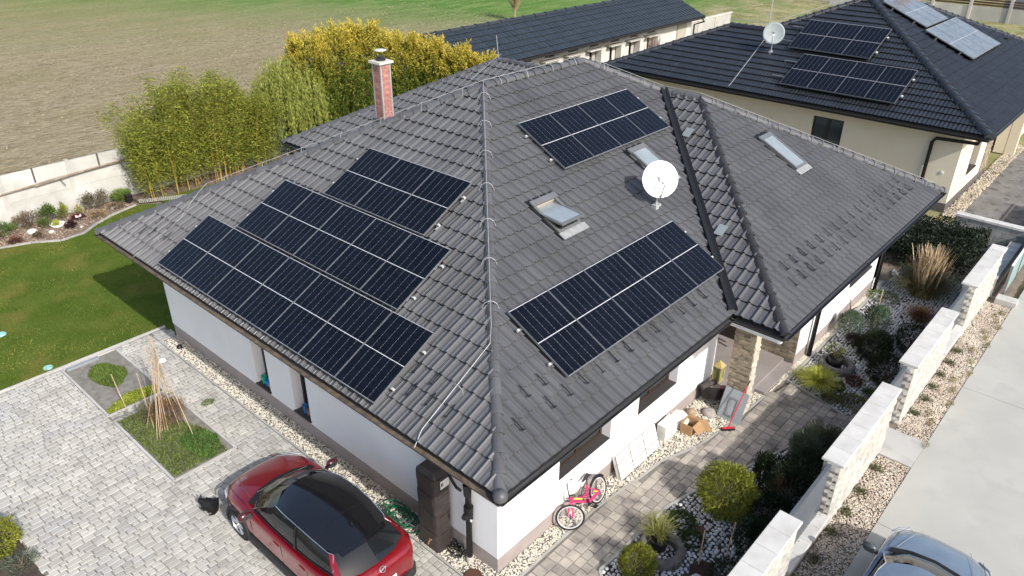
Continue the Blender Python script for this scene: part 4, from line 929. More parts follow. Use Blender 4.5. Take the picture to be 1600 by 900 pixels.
# ============================================================ PLANTS
def shrub_pts(c, r, n, clumps=14, spread=.42, low=-.6):
    c = np.array(c, float); r = np.array(r, float)
    u = unit(NR.normal(size=(clumps, 3))); u[:, 2] = np.abs(u[:, 2])*1.0+low*NR.rand(clumps)*.6; u = unit(u)*NR.uniform(.45, .85, (clumps, 1))
    k = NR.randint(0, clumps, n); q = unit(NR.normal(size=(n, 3)))*(NR.rand(n, 1)**.4)*spread
    p = u[k]+q; p[:, 2] = np.maximum(p[:, 2], low); return c+p*r, unit(p*r)
def ball_pts(r, h, n):
    q = unit(NR.normal(size=(n, 3))); k = NR.uniform(.55, 1.0, n)**.5; ph = NR.uniform(0, 6, 3); lump = 1+.13*np.sin(q[:, 0]*4+q[:, 1]*3+ph[0])*np.sin(q[:, 2]*4+q[:, 0]*3+ph[1])+.06*np.sin(q[:, 1]*11+q[:, 2]*9+ph[2])+np.abs(NR.normal(0, .055, n))
    P = q*(k*lump)[:, None]*[r, r, h*.52]+[0, 0, h*.5]; return P, q
def shrub(name, lab, cat, x, y, r, h, lf, n=1500, ll=.05, lw=.012, clumps=16, group=None, spread=.45, upb=.5, stem=True, trunk=0, z0=0, low=-.8, ball=False):
    t_ = thing(name, lab, cat, (x, y, z0), group=group)
    c = (0, 0, trunk+h*.5); P, D = shrub_pts(c, (r, r, h*.55), n, clumps, spread, low) if not ball else ball_pts(r, h, n); P[:, 2] = np.maximum(P[:, 2], .01)
    D = D+[0, 0, upb]+NR.normal(0, .45, (n, 3)); leaves('foliage', P, D, ll, lw, lf, t_)
    if stem:
        mb = MB(); m_ = 5
        for i in range(m_ if not trunk else 1):
            a = R.uniform(0, 6.28); e = r*.45; mb.tube([(0, 0, -.05), (math.cos(a)*e*.3, math.sin(a)*e*.3, (trunk+h*.3)), (math.cos(a)*e, math.sin(a)*e, trunk+h*.65)], [.03*(.6+r), .02*(.6+r), .006], 5)
        obj('stem', mb, M("bark", (.14, .10, .07), .9, (.2, .16, .12), 12, .1), t_)
    return t_
def tuft(name, lab, cat, x, y, n, h, spread, m, wd=.012, group=None, z0=0, droop=.5, base=.06, extra=None):
    t_ = thing(name, lab, cat, (x, y, z0), group=group)
    def blades(n, h, spread, m, wd, nm, droop, base, m0=0):
        a = NR.uniform(0, 6.283, n); s = NR.rand(n)**.7*spread; ln = h*NR.uniform(.65, 1.1, n); S = 4; pts = []
        bx = NR.normal(0, base, n); by = NR.normal(0, base, n)
        for k in range(S+1):
            q = k/S; rr = s*(q*.55+q*q*.75*(.4+droop)); z = ln*(q-droop*q*q*.55*(s/max(spread, 1e-6))); pts.append(np.stack([bx+np.cos(a)*rr, by+np.sin(a)*rr, z], 1))
        V = []; 
        side = np.stack([-np.sin(a), np.cos(a), np.zeros(n)], 1)*wd*.5
        for k, w_ in enumerate((1, 1, .85, .6, .12)): V += [pts[k]-side*w_, pts[k]+side*w_]
        V = np.stack(V, 1).reshape(-1, 3); F = np.array([[2*k, 2*k+1, 2*k+3, 2*k+2] for k in range(S)]); F = (F[None]+(np.arange(n)*10)[:, None, None]).reshape(-1, 4)
        fast_mesh(nm, V, F, m, t_)
    blades(n, h, spread, m, wd, 'blades', droop, base)
    if extra: blades(*extra)
    return t_
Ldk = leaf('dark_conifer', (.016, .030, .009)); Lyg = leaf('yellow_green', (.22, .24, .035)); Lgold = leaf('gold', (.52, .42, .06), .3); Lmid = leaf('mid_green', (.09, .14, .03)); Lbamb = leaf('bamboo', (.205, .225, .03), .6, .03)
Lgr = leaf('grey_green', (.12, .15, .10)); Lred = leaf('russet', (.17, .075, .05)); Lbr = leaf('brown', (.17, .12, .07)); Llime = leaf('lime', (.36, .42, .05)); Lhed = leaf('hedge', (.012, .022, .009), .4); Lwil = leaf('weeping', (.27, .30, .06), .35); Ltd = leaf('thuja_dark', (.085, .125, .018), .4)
Lgb = leaf('golden_ball', (.22, .24, .03), .4)
# bamboo
bam = thing('bamboo_clump', 'tall yellow green bamboo clump against the white field wall', 'bamboo', (7, 21.9, 0)); culmM = M("bamboo_culm", (.50, .30, .05), .5, (.42, .33, .10), 6, .2, spec=.4)
P_all = []; D_all = []; cb = []
for i in range(122):
    bx = R.uniform(-2.3, 3.1); by = R.uniform(-.45, .75)*(1 if bx < 1.8 else .8); lean = bx*.20+R.gauss(0, .20); ly = by*.6+R.gauss(0, .25); h_ = R.uniform(2.9, 4.75)*(1-.06*abs(bx)**1.7)
    f_ = lambda q, bx=bx, by=by, lean=lean, ly=ly, h_=h_: np.array([bx+lean*q**1.8, by+ly*q**1.8, h_*q-.12*h_*q**3])
    if i < 44: cb.append([tuple(f_(q)) for q in (0, .25, .5, .75, 1)])
    m_ = 1150; q = NR.uniform(.10, 1.05, m_)**.75; base_ = np.stack([bx+lean*q**1.8, by+ly*q**1.8, h_*q-.12*h_*q**3], 1)
    k = NR.randint(0, 24, m_); nod = np.random.RandomState(i).normal(0, 1, (24, 3))*[.27, .27, .16]; P_all.append(base_+nod[k]*(1.15-q[:, None]*.55)+NR.normal(0, .055, (m_, 3))); D_all.append(np.stack([NR.normal(0, 1, m_), NR.normal(0, 1, m_), NR.normal(-.15, .5, m_)], 1))
leaves('foliage', np.concatenate(P_all), np.concatenate(D_all), .105, .022, Lbamb, bam, kind='stuff')
for c_ in cb: obj('culm', MB().tube(c_, [.017, .015, .012, .008, .004], 5), culmM, bam)
# weeping tree beside the bamboo
def weeping(x, y, h, r, lab):
    t_ = thing('weeping_tree', lab, 'tree', (x, y, 0)); obj('trunk', MB().tube([(0, 0, 0), (.05, .0, h*.4), (-.03, .05, h*.85)], [.12, .09, .03], 8), M("bark", (.14, .10, .07)), t_)
    P = []; D = []
    for i in range(520):
        a = R.uniform(0, 6.283); rr = r*math.sqrt(R.random()); top = h*(1-.32*(rr/r)**2.5)+R.gauss(0, .22); ln = R.uniform(.5, 1.5)*h*.4; m_ = 60; q = NR.rand(m_)
        P.append(np.stack([rr*math.cos(a)*(1+.12*q)+NR.normal(0, .03, m_), rr*math.sin(a)*(1+.12*q)+NR.normal(0, .03, m_), top-ln*q], 1)); D.append(np.stack([NR.normal(0, .35, m_), NR.normal(0, .35, m_), -np.ones(m_)], 1))
    P = np.concatenate(P); P[:, 2] = np.maximum(P[:, 2], .1); leaves('crown', P, np.concatenate(D), .13, .022, Lwil, t_, kind='stuff')
weeping(11.1, 22.0, 3.95, 1.5, 'yellow green weeping tree between the bamboo and the golden conifers'); 
# golden conifers
def conifer(x, y, h, r, lab, seed):
    t_ = thing('conifer_tree', lab, 'tree', (x, y, 0), group='golden conifers behind the main roof'); obj('trunk', MB().tube([(0, 0, 0), (0, 0, h*.9)], [.12, .02], 7), M("bark", (.14, .10, .07)), t_)
    rs = np.random.RandomState(seed); sp = 950; Pg = []; Dg = []; Pd = []; Dd = []; Pm = []; Dm = []
    for i in range(sp):
        zz = rs.rand()**.8; a = rs.uniform(0, 6.283); rad = r*(1-zz**3*.72)*(1+.10*math.sin(3*a+seed)); z = zz*h*.9; rr = rad*(.5+.45*rs.rand()**.6); c = np.array([rr*math.cos(a), rr*math.sin(a), z]); d = np.array([math.cos(a)*.55, math.sin(a)*.55, .95]); ln = .30+.28*rs.rand()+.35*max(0, zz-.75); m_ = 55
        q = rs.rand(m_); p = c+d*q[:, None]*ln+rs.normal(0, .055, (m_, 3))*(1.25-q[:, None]); dd = d+rs.normal(0, .55, (m_, 3))
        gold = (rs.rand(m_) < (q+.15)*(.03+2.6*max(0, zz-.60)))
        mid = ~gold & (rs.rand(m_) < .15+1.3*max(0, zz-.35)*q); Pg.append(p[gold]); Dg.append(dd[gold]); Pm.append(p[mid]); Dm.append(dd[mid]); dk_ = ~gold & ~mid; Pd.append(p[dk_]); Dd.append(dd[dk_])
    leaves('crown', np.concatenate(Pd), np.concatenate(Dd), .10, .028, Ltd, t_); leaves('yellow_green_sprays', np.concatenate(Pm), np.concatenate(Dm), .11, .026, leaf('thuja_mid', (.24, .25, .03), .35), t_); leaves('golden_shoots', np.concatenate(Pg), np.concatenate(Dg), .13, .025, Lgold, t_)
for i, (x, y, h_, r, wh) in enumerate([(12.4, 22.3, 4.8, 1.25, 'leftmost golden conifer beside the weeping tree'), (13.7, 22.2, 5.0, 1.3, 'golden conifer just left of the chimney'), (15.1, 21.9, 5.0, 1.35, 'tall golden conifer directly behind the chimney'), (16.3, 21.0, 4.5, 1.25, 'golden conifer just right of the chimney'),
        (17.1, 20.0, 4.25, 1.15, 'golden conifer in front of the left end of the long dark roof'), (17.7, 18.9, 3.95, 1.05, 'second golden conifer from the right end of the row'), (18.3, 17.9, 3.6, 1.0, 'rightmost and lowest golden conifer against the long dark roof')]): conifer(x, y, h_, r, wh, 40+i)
def bare(x, y, h, lab, n=60, c=(.25, .15, .10), dens=1):
    t_ = thing('bare_tree', lab, 'tree', (x, y, 0)); obj('trunk', MB().tube([(0, 0, 0), (0, 0, h*.5)], [.07, .03], 6), M("twig_%d" % int(c[0]*100), c, .9, rnd=.1), t_); mb = MB()
    for i in range(n):
        a = R.uniform(0, 6.28); z = R.uniform(.15, .5)*h; e = R.uniform(.1, .4)*h*dens; mb.tube([(0, 0, z), (math.cos(a)*e*.5, math.sin(a)*e*.5, z+h*.25), (math.cos(a)*e*.8, math.sin(a)*e*.8, z+h*.48)], [.02, .012, .004], 4)
    obj('branches', mb, M("twig_%d" % int(c[0]*100), c), t_)
bare(43.5, 38.5, 3.4, 'bare brown bush in the field behind the long dark roof', 190, (.33, .25, .14), .9); bare(30.6, 17.0, 3.3, 'small bare reddish tree in front of the white outbuilding', 90, (.2, .11, .1), .55)
# field wall
fwl = thing('field_wall', 'long whitewashed concrete panel wall between the garden and the field', 'wall', (-13, 22.75, 0)); wwM = M("whitewash", (.54, .535, .50), .9, (.42, .415, .385), 1.6, .07, .3, 30, c3=(.47, .465, .43), scale3=2.2)
for i in range(10):
    x = i*2.12+.75
    for r_ in range(4): 
        vs = []; fs = []; nx = 8; z0, z1 = -.1+r_*.475, -.1+r_*.475+.47
        mb = MB()
        pr = [(x+.06+(2.0)*q/nx, R.uniform(-.018, .012)) for q in range(nx+1)]
        for (xa, ya), (xb, yb) in zip(pr[:-1], pr[1:]): mb.poly([(xa, ya, z0), (xb, yb, z0), (xb, yb*.4, z1), (xa, ya*.4, z1)]); mb.poly([(xa, .08, z1), (xa, ya*.4, z1), (xb, yb*.4, z1), (xb, .08, z1)]); mb.poly([(xa, .08, z0), (xa, .08, z1), (xb, .08, z1), (xb, .08, z0)])
        obj('panel', mb, wwM, fwl)
    obj('post', MB().box(x-.06, x+.06, -.03, .10, -.1, 1.84), wwM, fwl); obj('iron_stub', MB().box(x+.98, x+1.03, -.055, -.025, 1.35, 1.84), M("rust_dark", (.09, .08, .075), .8, rnd=.1), fwl)
pole = thing('wooden_pole', 'long weathered wooden pole hung along the white field wall', 'pole', (2, 22.65, 1.2)); polM = M("old_wood", (.36, .29, .22), .85, (.22, .17, .13), 5, .1)
obj('pole_shaft', MB().tube([(-1.9, 0, .0), (0, -.03, .12), (2.2, -.02, .2), (4.2, -.02, .38)], [.02, .035, .04, .03], 6), polM, pole); obj('pole_shaft', MB().tube([(-.6, -.05, .05), (2.4, -.06, .25), (3.6, -.05, .3)], [.015, .025, .02], 6), polM, pole)
for px_ in (.2, 2.3): obj('bracket', MB().tube([(px_, .03, .1), (px_+.05, -.1, -.05), (px_+.12, -.04, -.18)], .014, 5), M("rust_dark", (.09, .08, .075)), pole)
# far garden border
sheet('flower_bed', [(-6, 22.7), (-6, 21.95), (-3, 21.9), (-.42, 21.3), (.4, 21.0), (1.1, 20.48), (1.85, 20.55), (2.4, 21.0), (3.15, 21.4), (4.15, 21.7), (4.3, 22.7)], .006, M("mulch", (.15, .105, .08), .95, (.24, .18, .14), 4, 0, .6, 35))
sheet('flower_bed', [(4.3, 21.75), (16, 21.0), (20, 18), (20, 22.9), (4.3, 22.9)], .004, M("mulch", (.15, .105, .08)))
kerb('bed_edging', [(-6, 21.93), (-3, 21.88), (-.42, 21.28), (.4, 20.98), (1.1, 20.46), (1.85, 20.52), (2.42, 20.97), (3.15, 21.37), (4.1, 21.67)], .07, -.02, .045, kerbM)
stones('mulch_chips', [(-6, 22.65), (-6, 21.95), (-3, 21.95), (-.42, 21.35), (.4, 21.05), (1.1, 20.55), (2.4, 21.1), (4.1, 21.8), (4.2, 22.65)], 3000, .015, .05, M("bark_chips", (.2, .14, .10), .95, (.32, .26, .2), 3, .45, island=True), .0)
tuft('roll_border', 'grey roll border edging along the bamboo bed', 'border', 4.3, 21.8, 1, .05, .01, kerbM)
bpy.data.objects.remove(bpy.data.objects['roll_border'].children[0]); rb = bpy.data.objects['roll_border']
for i in range(26): link('log', MB().lathe([(0, .14), (.022, .13), (.025, 0)], (0, 0, 0), 6).data('log', kerbM) if i == 0 else bpy.data.objects['log'].data, rb, (i*.055, -i*.03, 0))
B = [('brownish twiggy shrub behind the white boulder in the far border', .85, 22.35, .42, .55, Lbr, 1100), ('dark green rounded shrub left of the yellow bush in the far border', 1.45, 22.25, .33, .6, Lmid, 1300), ('low dark green shrub at the left end of the far border', -.1, 22.3, .6, .42, Lmid, 1600), ('yellow upright shrub in the far border', 1.88, 22.2, .17, .55, Lyg, 600), ('small lime green plant in the white bowl', 1.48, 21.75, .14, .18, Llime, 250),
     ('pale yellow dwarf shrub near the wall right of the yellow shrub', 2.35, 22.2, .18, .34, leaf('pale', (.4, .38, .14)), 350), ('large grey brown twiggy shrub at the middle of the far border', 3.05, 22.25, .45, .72, leaf('greybrown', (.15, .13, .08)), 1500), ('bright green shrub left of the bamboo', 4.0, 22.3, .42, .45, leaf('bright', (.14, .21, .04)), 1500),
     ('dark purple low shrub in the far border', 1.75, 21.3, .2, .22, leaf('purple', (.045, .02, .025)), 500), ('dark maroon plant below the pale dwarf shrub', 2.2, 21.85, .18, .2, leaf('maroon', (.10, .03, .035)), 400), ('small yellow green shrub beside the white boulder', 1.15, 21.9, .2, .34, Lmid, 500), ('low russet plant at the left edge of the far border', .05, 21.4, .25, .2, Lred, 500), ('low brown grass clump at the front of the far border', .75, 21.25, .16, .22, Lbr, 350),
     ('tan dried plant at the centre front of the far border', 2.75, 21.6, .28, .2, leaf('tan', (.28, .2, .1)), 450), ('very dark conifer at the left edge of the white field wall', -.75, 22.3, .4, 1.0, Ldk, 1500), ('low dark twiggy plant under the grey brown shrub', 3.4, 21.75, .3, .25, Lbr, 400)]
for lab, x, y, r, h_, lf, n_ in B: shrub('shrub', lab, 'shrub', x, y, r, h_, lf, n_, .07, .022, 12, 'shrubs in the border along the field wall')
def rock(lab, x, y, r, h_=.7, m=None, z0=0, nm='white_boulder', cat='rock'):
    mb = MB(); prof = [(0, -.1), (r*.8, -.08), (r, r*.2), (r*.75, r*h_*.8), (r*.3, r*h_), (0, r*h_)]; mb.lathe(prof, (0, 0, 0), 9)
    mb.v = [(a*(1+R.uniform(-.12, .12)), b*(1+R.uniform(-.12, .12)), c) for a, b, c in mb.v]; o = obj(nm, mb, m or M("white_rock", (.66, .65, .62), .8, rnd=.1), None, True); o.location = (x, y, z0); return tag(o, lab, cat)
rock('large round white boulder in the far border', .72, 21.85, .17); rock('small white rock in front of the far border shrubs', 1.15, 21.4, .1); rock('white rock near the bright green shrub', 3.5, 22.05, .15, .5); rock('grey white small rock at the border front', 2.0, 21.1, .07)
t_ = thing('planter_bowl', 'white oval bowl holding the small lime plant in the far border', 'planter', (1.48, 21.75, 0)); obj('bowl', MB().lathe([(0, 0), (.16, .0), (.24, .12), (.2, .1), (.0, .06)], (0, 0, 0), 16), whiteP, t_, True)
t_ = thing('butterfly_ornament', 'small pink and white butterfly ornament on a stick in the far border', 'ornament', (2.12, 21.55, 0)); obj('stick', MB().tube([(0, 0, 0), (0, 0, .22)], .006, 4), galvM, t_); wg = MB().mesh_([(0, 0, 0), (.09, .01, .06), (.1, .01, -.03), (.03, .0, -.05)], [(0, 1, 2, 3)]).mesh_([(0, 0, 0), (-.09, .01, .06), (-.1, .01, -.03), (-.03, .0, -.05)], [(3, 2, 1, 0)]); o = obj('wings', wg, M("pinkwhite", (.75, .55, .58), .6, rnd=0), t_); o.location = (0, 0, .24)
t_ = thing('black_planter', 'small black box shaped planter at the end of the far border', 'planter', (4.02, 21.95, 0)); obj('box', MB().box(-.1, .1, -.1, .1, .12, .36).box(-.015, .015, -.015, .015, -.05, .12), blackM, t_)
# plants in the two small beds
tf = lambda poly, n, m, ll, nm, lab, cat, up_=1.0, z=0: None
def carpet(name, lab, poly, n, m, ll, lw, z=0, kind='stuff'):
    xs = [p[0] for p in poly]; ys = [p[1] for p in poly]; x = NR.uniform(min(xs), max(xs), n*2); y = NR.uniform(min(ys), max(ys), n*2); ok = inpoly(x, y, poly); x = x[ok][:n]; y = y[ok][:n]
    P = np.stack([x, y, np.full(len(x), z)], 1)+np.abs(NR.normal(0, 1, (len(x), 1)))*[0, 0, .02]; return leaves(name, P, np.stack([NR.normal(0, .7, len(x)), NR.normal(0, .7, len(x)), np.full(len(x), .8)], 1), ll, lw, m, None, kind=kind, label=lab)
def blob(cx, cy, rx, ry, n=14, wob=.18): return [(cx+rx*math.cos(2*math.pi*i/n)*(1+R.uniform(-wob, wob)), cy+ry*math.sin(2*math.pi*i/n)*(1+R.uniform(-wob, wob))) for i in range(n)]
Lcar = leaf('carpet', (.11, .17, .03), .35)
carpet('ground_cover', 'green ground cover in the middle of the farther soil bed', blob(-1.12, 11.75, .36, .62), 5200, Lcar, .05, .018, -.03)
carpet('ground_cover', 'lime and green ground cover at the near edge of the farther soil bed', [(-1.72, 10.2), (-.55, 10.2), (-.6, 10.5), (-1.1, 10.65), (-1.7, 10.35)], 3200, leaf('limecov', (.27, .32, .04), .4), .06, .022, -.02)
carpet('ground_cover', 'green ground cover over most of the nearer soil bed', [(-1.72, 7.2), (-.6, 7.2), (-.55, 8.1), (-.9, 9.1), (-1.0, 9.75), (-1.72, 9.75)], 9000, leaf('carpet2', (.13, .17, .045), .4), .06, .02, -.02)
carpet('ground_cover', 'dense bright green ground cover at the near right corner of the nearer bed', blob(-.88, 7.75, .34, .5), 4000, leaf('carpet3', (.07, .15, .03), .3), .05, .024, -.01)
shrub('dry_shrub', 'brown dry bush at the base of the leaning cane bundle', 'shrub', -.9, 8.9, .38, .55, leaf('rust', (.21, .12, .06)), 1800, .09, .008, 12)
shrub('dry_shrub', 'olive dry bush at the left corner of the nearer soil bed', 'shrub', -1.35, 9.35, .42, .4, leaf('olive', (.15, .14, .07)), 1400, .09, .008, 12)
cb_ = thing('cane_bundle', 'tied bundle of tall thin canes standing in the nearer soil bed', 'canes', (-1.0, 8.6, 0)); cnM = M("cane", (.46, .36, .23), .7, (.38, .27, .19), 5, .25)
top = Vector((.05, .35, 1.75))
for i in range(17):
    a = R.uniform(0, 6.28); rr = R.uniform(.08, .62); b_ = Vector((rr*math.cos(a), rr*math.sin(a)*1.2, -.02)); tp = top+Vector((R.gauss(0, .07), R.gauss(0, .10), R.uniform(-.2, .45))); md = (b_+tp)/2+Vector((R.gauss(0, .02), R.gauss(0, .02), 0)); obj('cane', MB().tube([b_, md, tp], [.0075, .007, .005], 5), cnM, cb_)
for (a, b_, c_) in (((-1.4, 10.05, -.02), (-1.38, 10.5, .75), 'single thin cane leaning at the near end of the farther soil bed'), ((-1.3, 8.95, -.02), (-1.05, 9.9, .9), 'single thin cane leaning left of the cane bundle')):
    o = obj('cane', MB().tube([a, [(p+q)/2 for p, q in zip(a, b_)], b_], [.009, .008, .006], 5), cnM); tag(o, c_, 'cane')
tagm = rock('small white crumpled bag on the paving near the house wall', .05, 11.35, .09, .8, whiteP, 0, 'white_bag', 'bag')
rock('small black lump beside the wall at the end of the gravel strip', .62, 11.6, .08, 1.1, blackM, 0, 'black_pot', 'pot')
carpet('weed', 'small green weed patch growing between the drive pavers', blob(-.06, 8.95, .14, .12), 350, Lcar, .03, .012, .0)
o = obj('frisbee', MB().lathe([(0, .02), (.1, .02), (.11, .0)], (-1.95, 13.1, 0), 14), M("pale_aqua", (.3, .55, .5), .6, rnd=0)); tag(o, 'small pale aqua disc lying at the lawn edge', 'disc')
o = obj('crumpled_bag', MB().lathe([(0, .05), (.12, .03), (.15, 0)], (-2.2, 15.6, 0), 7), M("pale_aqua", (.3, .55, .5))); tag(o, 'pale aqua scrap lying on the lawn near the left edge', 'litter')
# bush at the bottom left corner
shrub('shrub', 'yellow green shrub cut by the left edge at the bottom corner', 'shrub', -4.72, 7.72, .40, .6, Lgb, 5000, .06, .014, 24, ball=True)
shrub('shrub', 'low grey brown creeping shrub at the bottom left corner', 'shrub', -4.55, 7.05, .28, .2, Lgr, 1000, .05, .01, 12); sheet('flower_bed', [(-4.38, 6.2), (-4.38, 8.25), (-4.9, 8.55), (-7.5, 9.4), (-7.5, 5)], .002, darkSoil)
# pebble garden, near part and far part
PG1 = [(1.78, -.8), (2.1, -.46), (3.3, -.5), (4.2, -.52), (5.2, -.76), (6.0, -1.06), (6.8, -1.32), (7.6, -1.55), (8.25, -2.5), (1.0, -2.55)]
PG2 = [(9.64, -.46), (16.6, -.46), (17.4, -.3), (18, -2.55), (9.9, -2.55), (9.85, -2.15), (9.3, -1.95), (9.5, -1.2)]
sheet('pebble_bed', PG1, -.012, darkSoil); sheet('pebble_bed', PG2, -.012, darkSoil)
BARE = [((3.25, -1.78), .3)]
stones('pebbles', PG1, 10, .036, .048, pebM, -.012, hexa=True, grid=.088); stones('pebbles', PG2, 10, .034, .046, pebM, -.012, hexa=True, grid=.085)
sheet('ground', [(-3, -2.6), (20.7, -2.6), (20.7, -2.9), (-3, -2.9)], -.03, soilM)
def tyre_ring(x, y, r, lab):
    t_ = thing('tyre_planter', lab, 'tyre', (x, y, 0), group='tyres used as planting rings'); prof = [(r*.62, 0), (r*.60, .1), (r*.66, .17), (r*.85, .19), (r*.97, .15), (r, .07), (r*.98, 0)]
    obj('tyre', MB().lathe(prof, (0, 0, 0), 36), M("old_tyre", (.10, .095, .09), .85, (.16, .15, .14), 8, 0, .3, 40), t_, True)
    bl_ = MB().box(r*.96, r*1.02, -.03, .03, .02, .13).data('tread_block', M("old_tyre", (.1, .1, .1)))
    for i in range(22): link('tread_block', bl_, t_, (0, 0, 0), (0, 0, i*2*math.pi/22))
def pot(x, y, r, h_, lab): t_ = thing('plant_pot', lab, 'pot', (x, y, 0), group='black pots inside the tyres'); obj('pot_body', MB().lathe([(0, 0), (r*.8, 0), (r, h_), (r*.9, h_), (r*.86, h_-.03), (0, h_-.04)], (0, 0, 0), 20), blackM, t_, True)
tyre_ring(3.12, -.98, .42, 'old tyre ring around the black pot in the near pebble garden'); pot(3.2, -.88, .17, .27, 'black pot inside the near tyre ring'); tuft('pot_plant', 'spiky yellow green plant growing in the near black pot', 'plant', 3.3, -.78, 420, .32, .34, leaf('spiky', (.24, .24, .07)), .012, z0=.2)
tyre_ring(10.95, -1.05, .42, 'old tyre ring around the black pot in the far pebble garden'); pot(10.95, -1.0, .19, .3, 'black pot inside the far tyre ring'); shrub('pot_plant', 'small olive shrub growing in the far black pot', 'plant', 11.05, -.92, .24, .3, leaf('olive2', (.17, .18, .05)), 900, .05, .012, 12, z0=.25)
tyre_ring(1.85, -1.05, .34, 'partly visible tyre ring at the bottom edge of the pebble garden')
shrub('shrub', 'small upright golden green ball shrub beside the near tyre', 'shrub', 2.42, -.92, .29, .62, Lgb, 6500, .05, .012, 34, upb=.9, ball=True)
shrub('shrub', 'large golden green ball shrub beside the path', 'shrub', 4.85, -1.3, .50, .92, Lgb, 15000, .06, .012, 60, upb=.35, ball=True)
shrub('shrub', 'low dark green cushion plant beyond the near tyre', 'shrub', 3.98, -.88, .25, .16, leaf('moss', (.04, .07, .015)), 3000, .035, .012, 20, stem=False, ball=True)
shrub('shrub', 'smaller dark green cushion plant among the white pebbles', 'shrub', 3.72, -1.28, .2, .15, leaf('moss', (.04, .07, .015)), 2000, .035, .012, 16, stem=False, ball=True)
o = sheet('mulch_patch', blob(3.25, -1.72, .24, .2), .04, M("dark_mulch", (.035, .02, .015), .95, (.06, .035, .025), 12, 0, .5, 60)); sheet('mulch_patch', blob(4.05, -1.25, .11, .09), .04, M("red_mulch", (.1, .05, .035), .95, rnd=0))
st_ = obj('stake', MB().tube([(3.3, -1.62, 0), (3.62, -1.5, .55)], .012, 5), cnM); tag(st_, 'thin stake leaning over the dark mulch patch', 'stake'); st_ = obj('stake', MB().tube([(3.55, -1.95, 0), (4.05, -1.85, .65)], .012, 5), cnM); tag(st_, 'thin stake behind the golden ball shrub', 'stake')
PL = [('narrow dark green conifer behind the large golden ball', 5.75, -1.55, .2, .95, Ldk, 2200), ('russet bush behind the large golden ball', 5.55, -1.25, .24, .35, Lred, 900), ('dark evergreen against the nearest garden wall', 4.2, -2.2, .38, .7, Ldk, 2600), ('dark evergreen at the bottom right of the near pebble garden', 3.25, -2.25, .35, .5, Ldk, 2000), ('wide grey green juniper in front of the gate path', 6.75, -2.0, .42, 1.05, leaf('juniper', (.10, .125, .075)), 8500),
      ('grey green juniper right beside the path bend', 7.45, -2.05, .38, .85, leaf('juniper2', (.17, .18, .10)), 6000), ('tall dark evergreen behind the grey panel', 5.6, -2.2, .5, 1.0, Ldk, 4200), ('black green evergreen filling the corner by the gate wall', 6.3, -2.3, .45, .9, Ldk, 3600), ('dark evergreen between the golden ball and the grey panel', 4.95, -2.15, .42, .65, Ldk, 3200), ('orange brown conifer tip left of the juniper', 5.55, -1.92, .16, .8, leaf('orange', (.24, .15, .07)), 900), ('dark low evergreen between junipers and wall', 7.1, -2.4, .35, .6, Ldk, 2200),
      ('dark round evergreen at the centre of the far pebble garden', 11.9, -1.55, .38, .75, leaf('darkball', (.014, .027, .008)), 4600), ('dark evergreen close to the garden wall in the far pebble garden', 11.1, -2.15, .42, .7, leaf('darkball', (.014, .027, .008)), 4200), ('dark evergreen beside the garden wall further right', 12.9, -2.2, .45, .75, leaf('darkball', (.014, .027, .008)), 3600), ('blackish low shrub behind the round evergreen', 12.6, -1.5, .3, .4, Ldk, 1500),
      ('dark reddish shrub beside the far pebble strip', 12.15, -1.0, .25, .35, leaf('darkred', (.05, .035, .025)), 1200), ('small dark green cushion in front of the far tyre', 10.05, -1.42, .13, .2, Ldk, 800), ('russet brown cushion plant in the far pebbles', 10.55, -1.62, .15, .18, Lred, 700), ('small dark conifer at the back of the far pebble strip', 13.7, -.95, .3, .6, Ldk, 2200), ('low olive ground cover along the gate path', 9.75, -1.9, .3, .14, leaf('olivelow', (.17, .17, .05)), 1200), ('low olive creeping plant beside the far pebbles and path', 9.55, -1.45, .22, .12, leaf('olivelow', (.17, .17, .05)), 800),
      ('dark spreading evergreen low against the nearest wall', 4.55, -2.35, .4, .45, Ldk, 3000), ('dark evergreen spilling toward the path behind the golden ball', 6.2, -1.75, .3, .5, Ldk, 2600), ('low green plant near the wall in the far pebbles', 10.3, -2.1, .2, .15, Lmid, 500), ('low dark ground cover below the dark hedge', 15.3, -.7, .4, .12, Lmid, 900)]
for lab, x, y, r, h_, lf, n_ in PL: shrub('shrub', lab, 'shrub', x, y, r, h_, lf, int(n_*1.5), .055, .013, 26, 'shrubs in the pebble garden', spread=.34, ball=('evergreen' in lab or 'cushion' in lab or 'round' in lab))
def tri(x, y, h_, r, lab):
    t_ = thing('weeping_conifer', lab, 'shrub', (x, y, 0)); obj('trunk', MB().tube([(0, 0, 0), (.0, .03, h_)], [.03, .015], 6), M("bark", (.14, .1, .07)), t_); P = []; D = []
    for i in range(46):
        a = i*2.4; m_ = 55; q = NR.rand(m_); rr = r*R.uniform(.5, 1); P.append(np.stack([math.cos(a)*rr*np.sin(q*1.9)+NR.normal(0, .02, m_), math.sin(a)*rr*np.sin(q*1.9)+NR.normal(0, .02, m_), h_*(1.02-.75*q*q)], 1)); D.append(np.stack([NR.normal(0, .5, m_), NR.normal(0, .5, m_), -np.ones(m_)], 1))
    leaves('foliage', np.concatenate(P), np.concatenate(D), .07, .014, leaf('bluegreen', (.10, .155, .09)), t_)
tri(12.6, -.72, .75, .3, 'weeping blue green conifer beside the gravel strip'); tri(13.0, -1.25, .95, .28, 'second weeping conifer with a bare stake in the far pebbles')
st_ = obj('stake', MB().tube([(13.25, -1.1, 0), (13.5, -1.05, 1.15)], .012, 5), cnM); tag(st_, 'pale stake standing behind the weeping conifers', 'stake')
tuft('grass_clump', 'yellow green grass clump at the corner of the far pebble garden', 'grass', 9.95, -.98, 1300, .42, .42, leaf('ygrass', (.36, .38, .06), .3), .011, droop=.9)
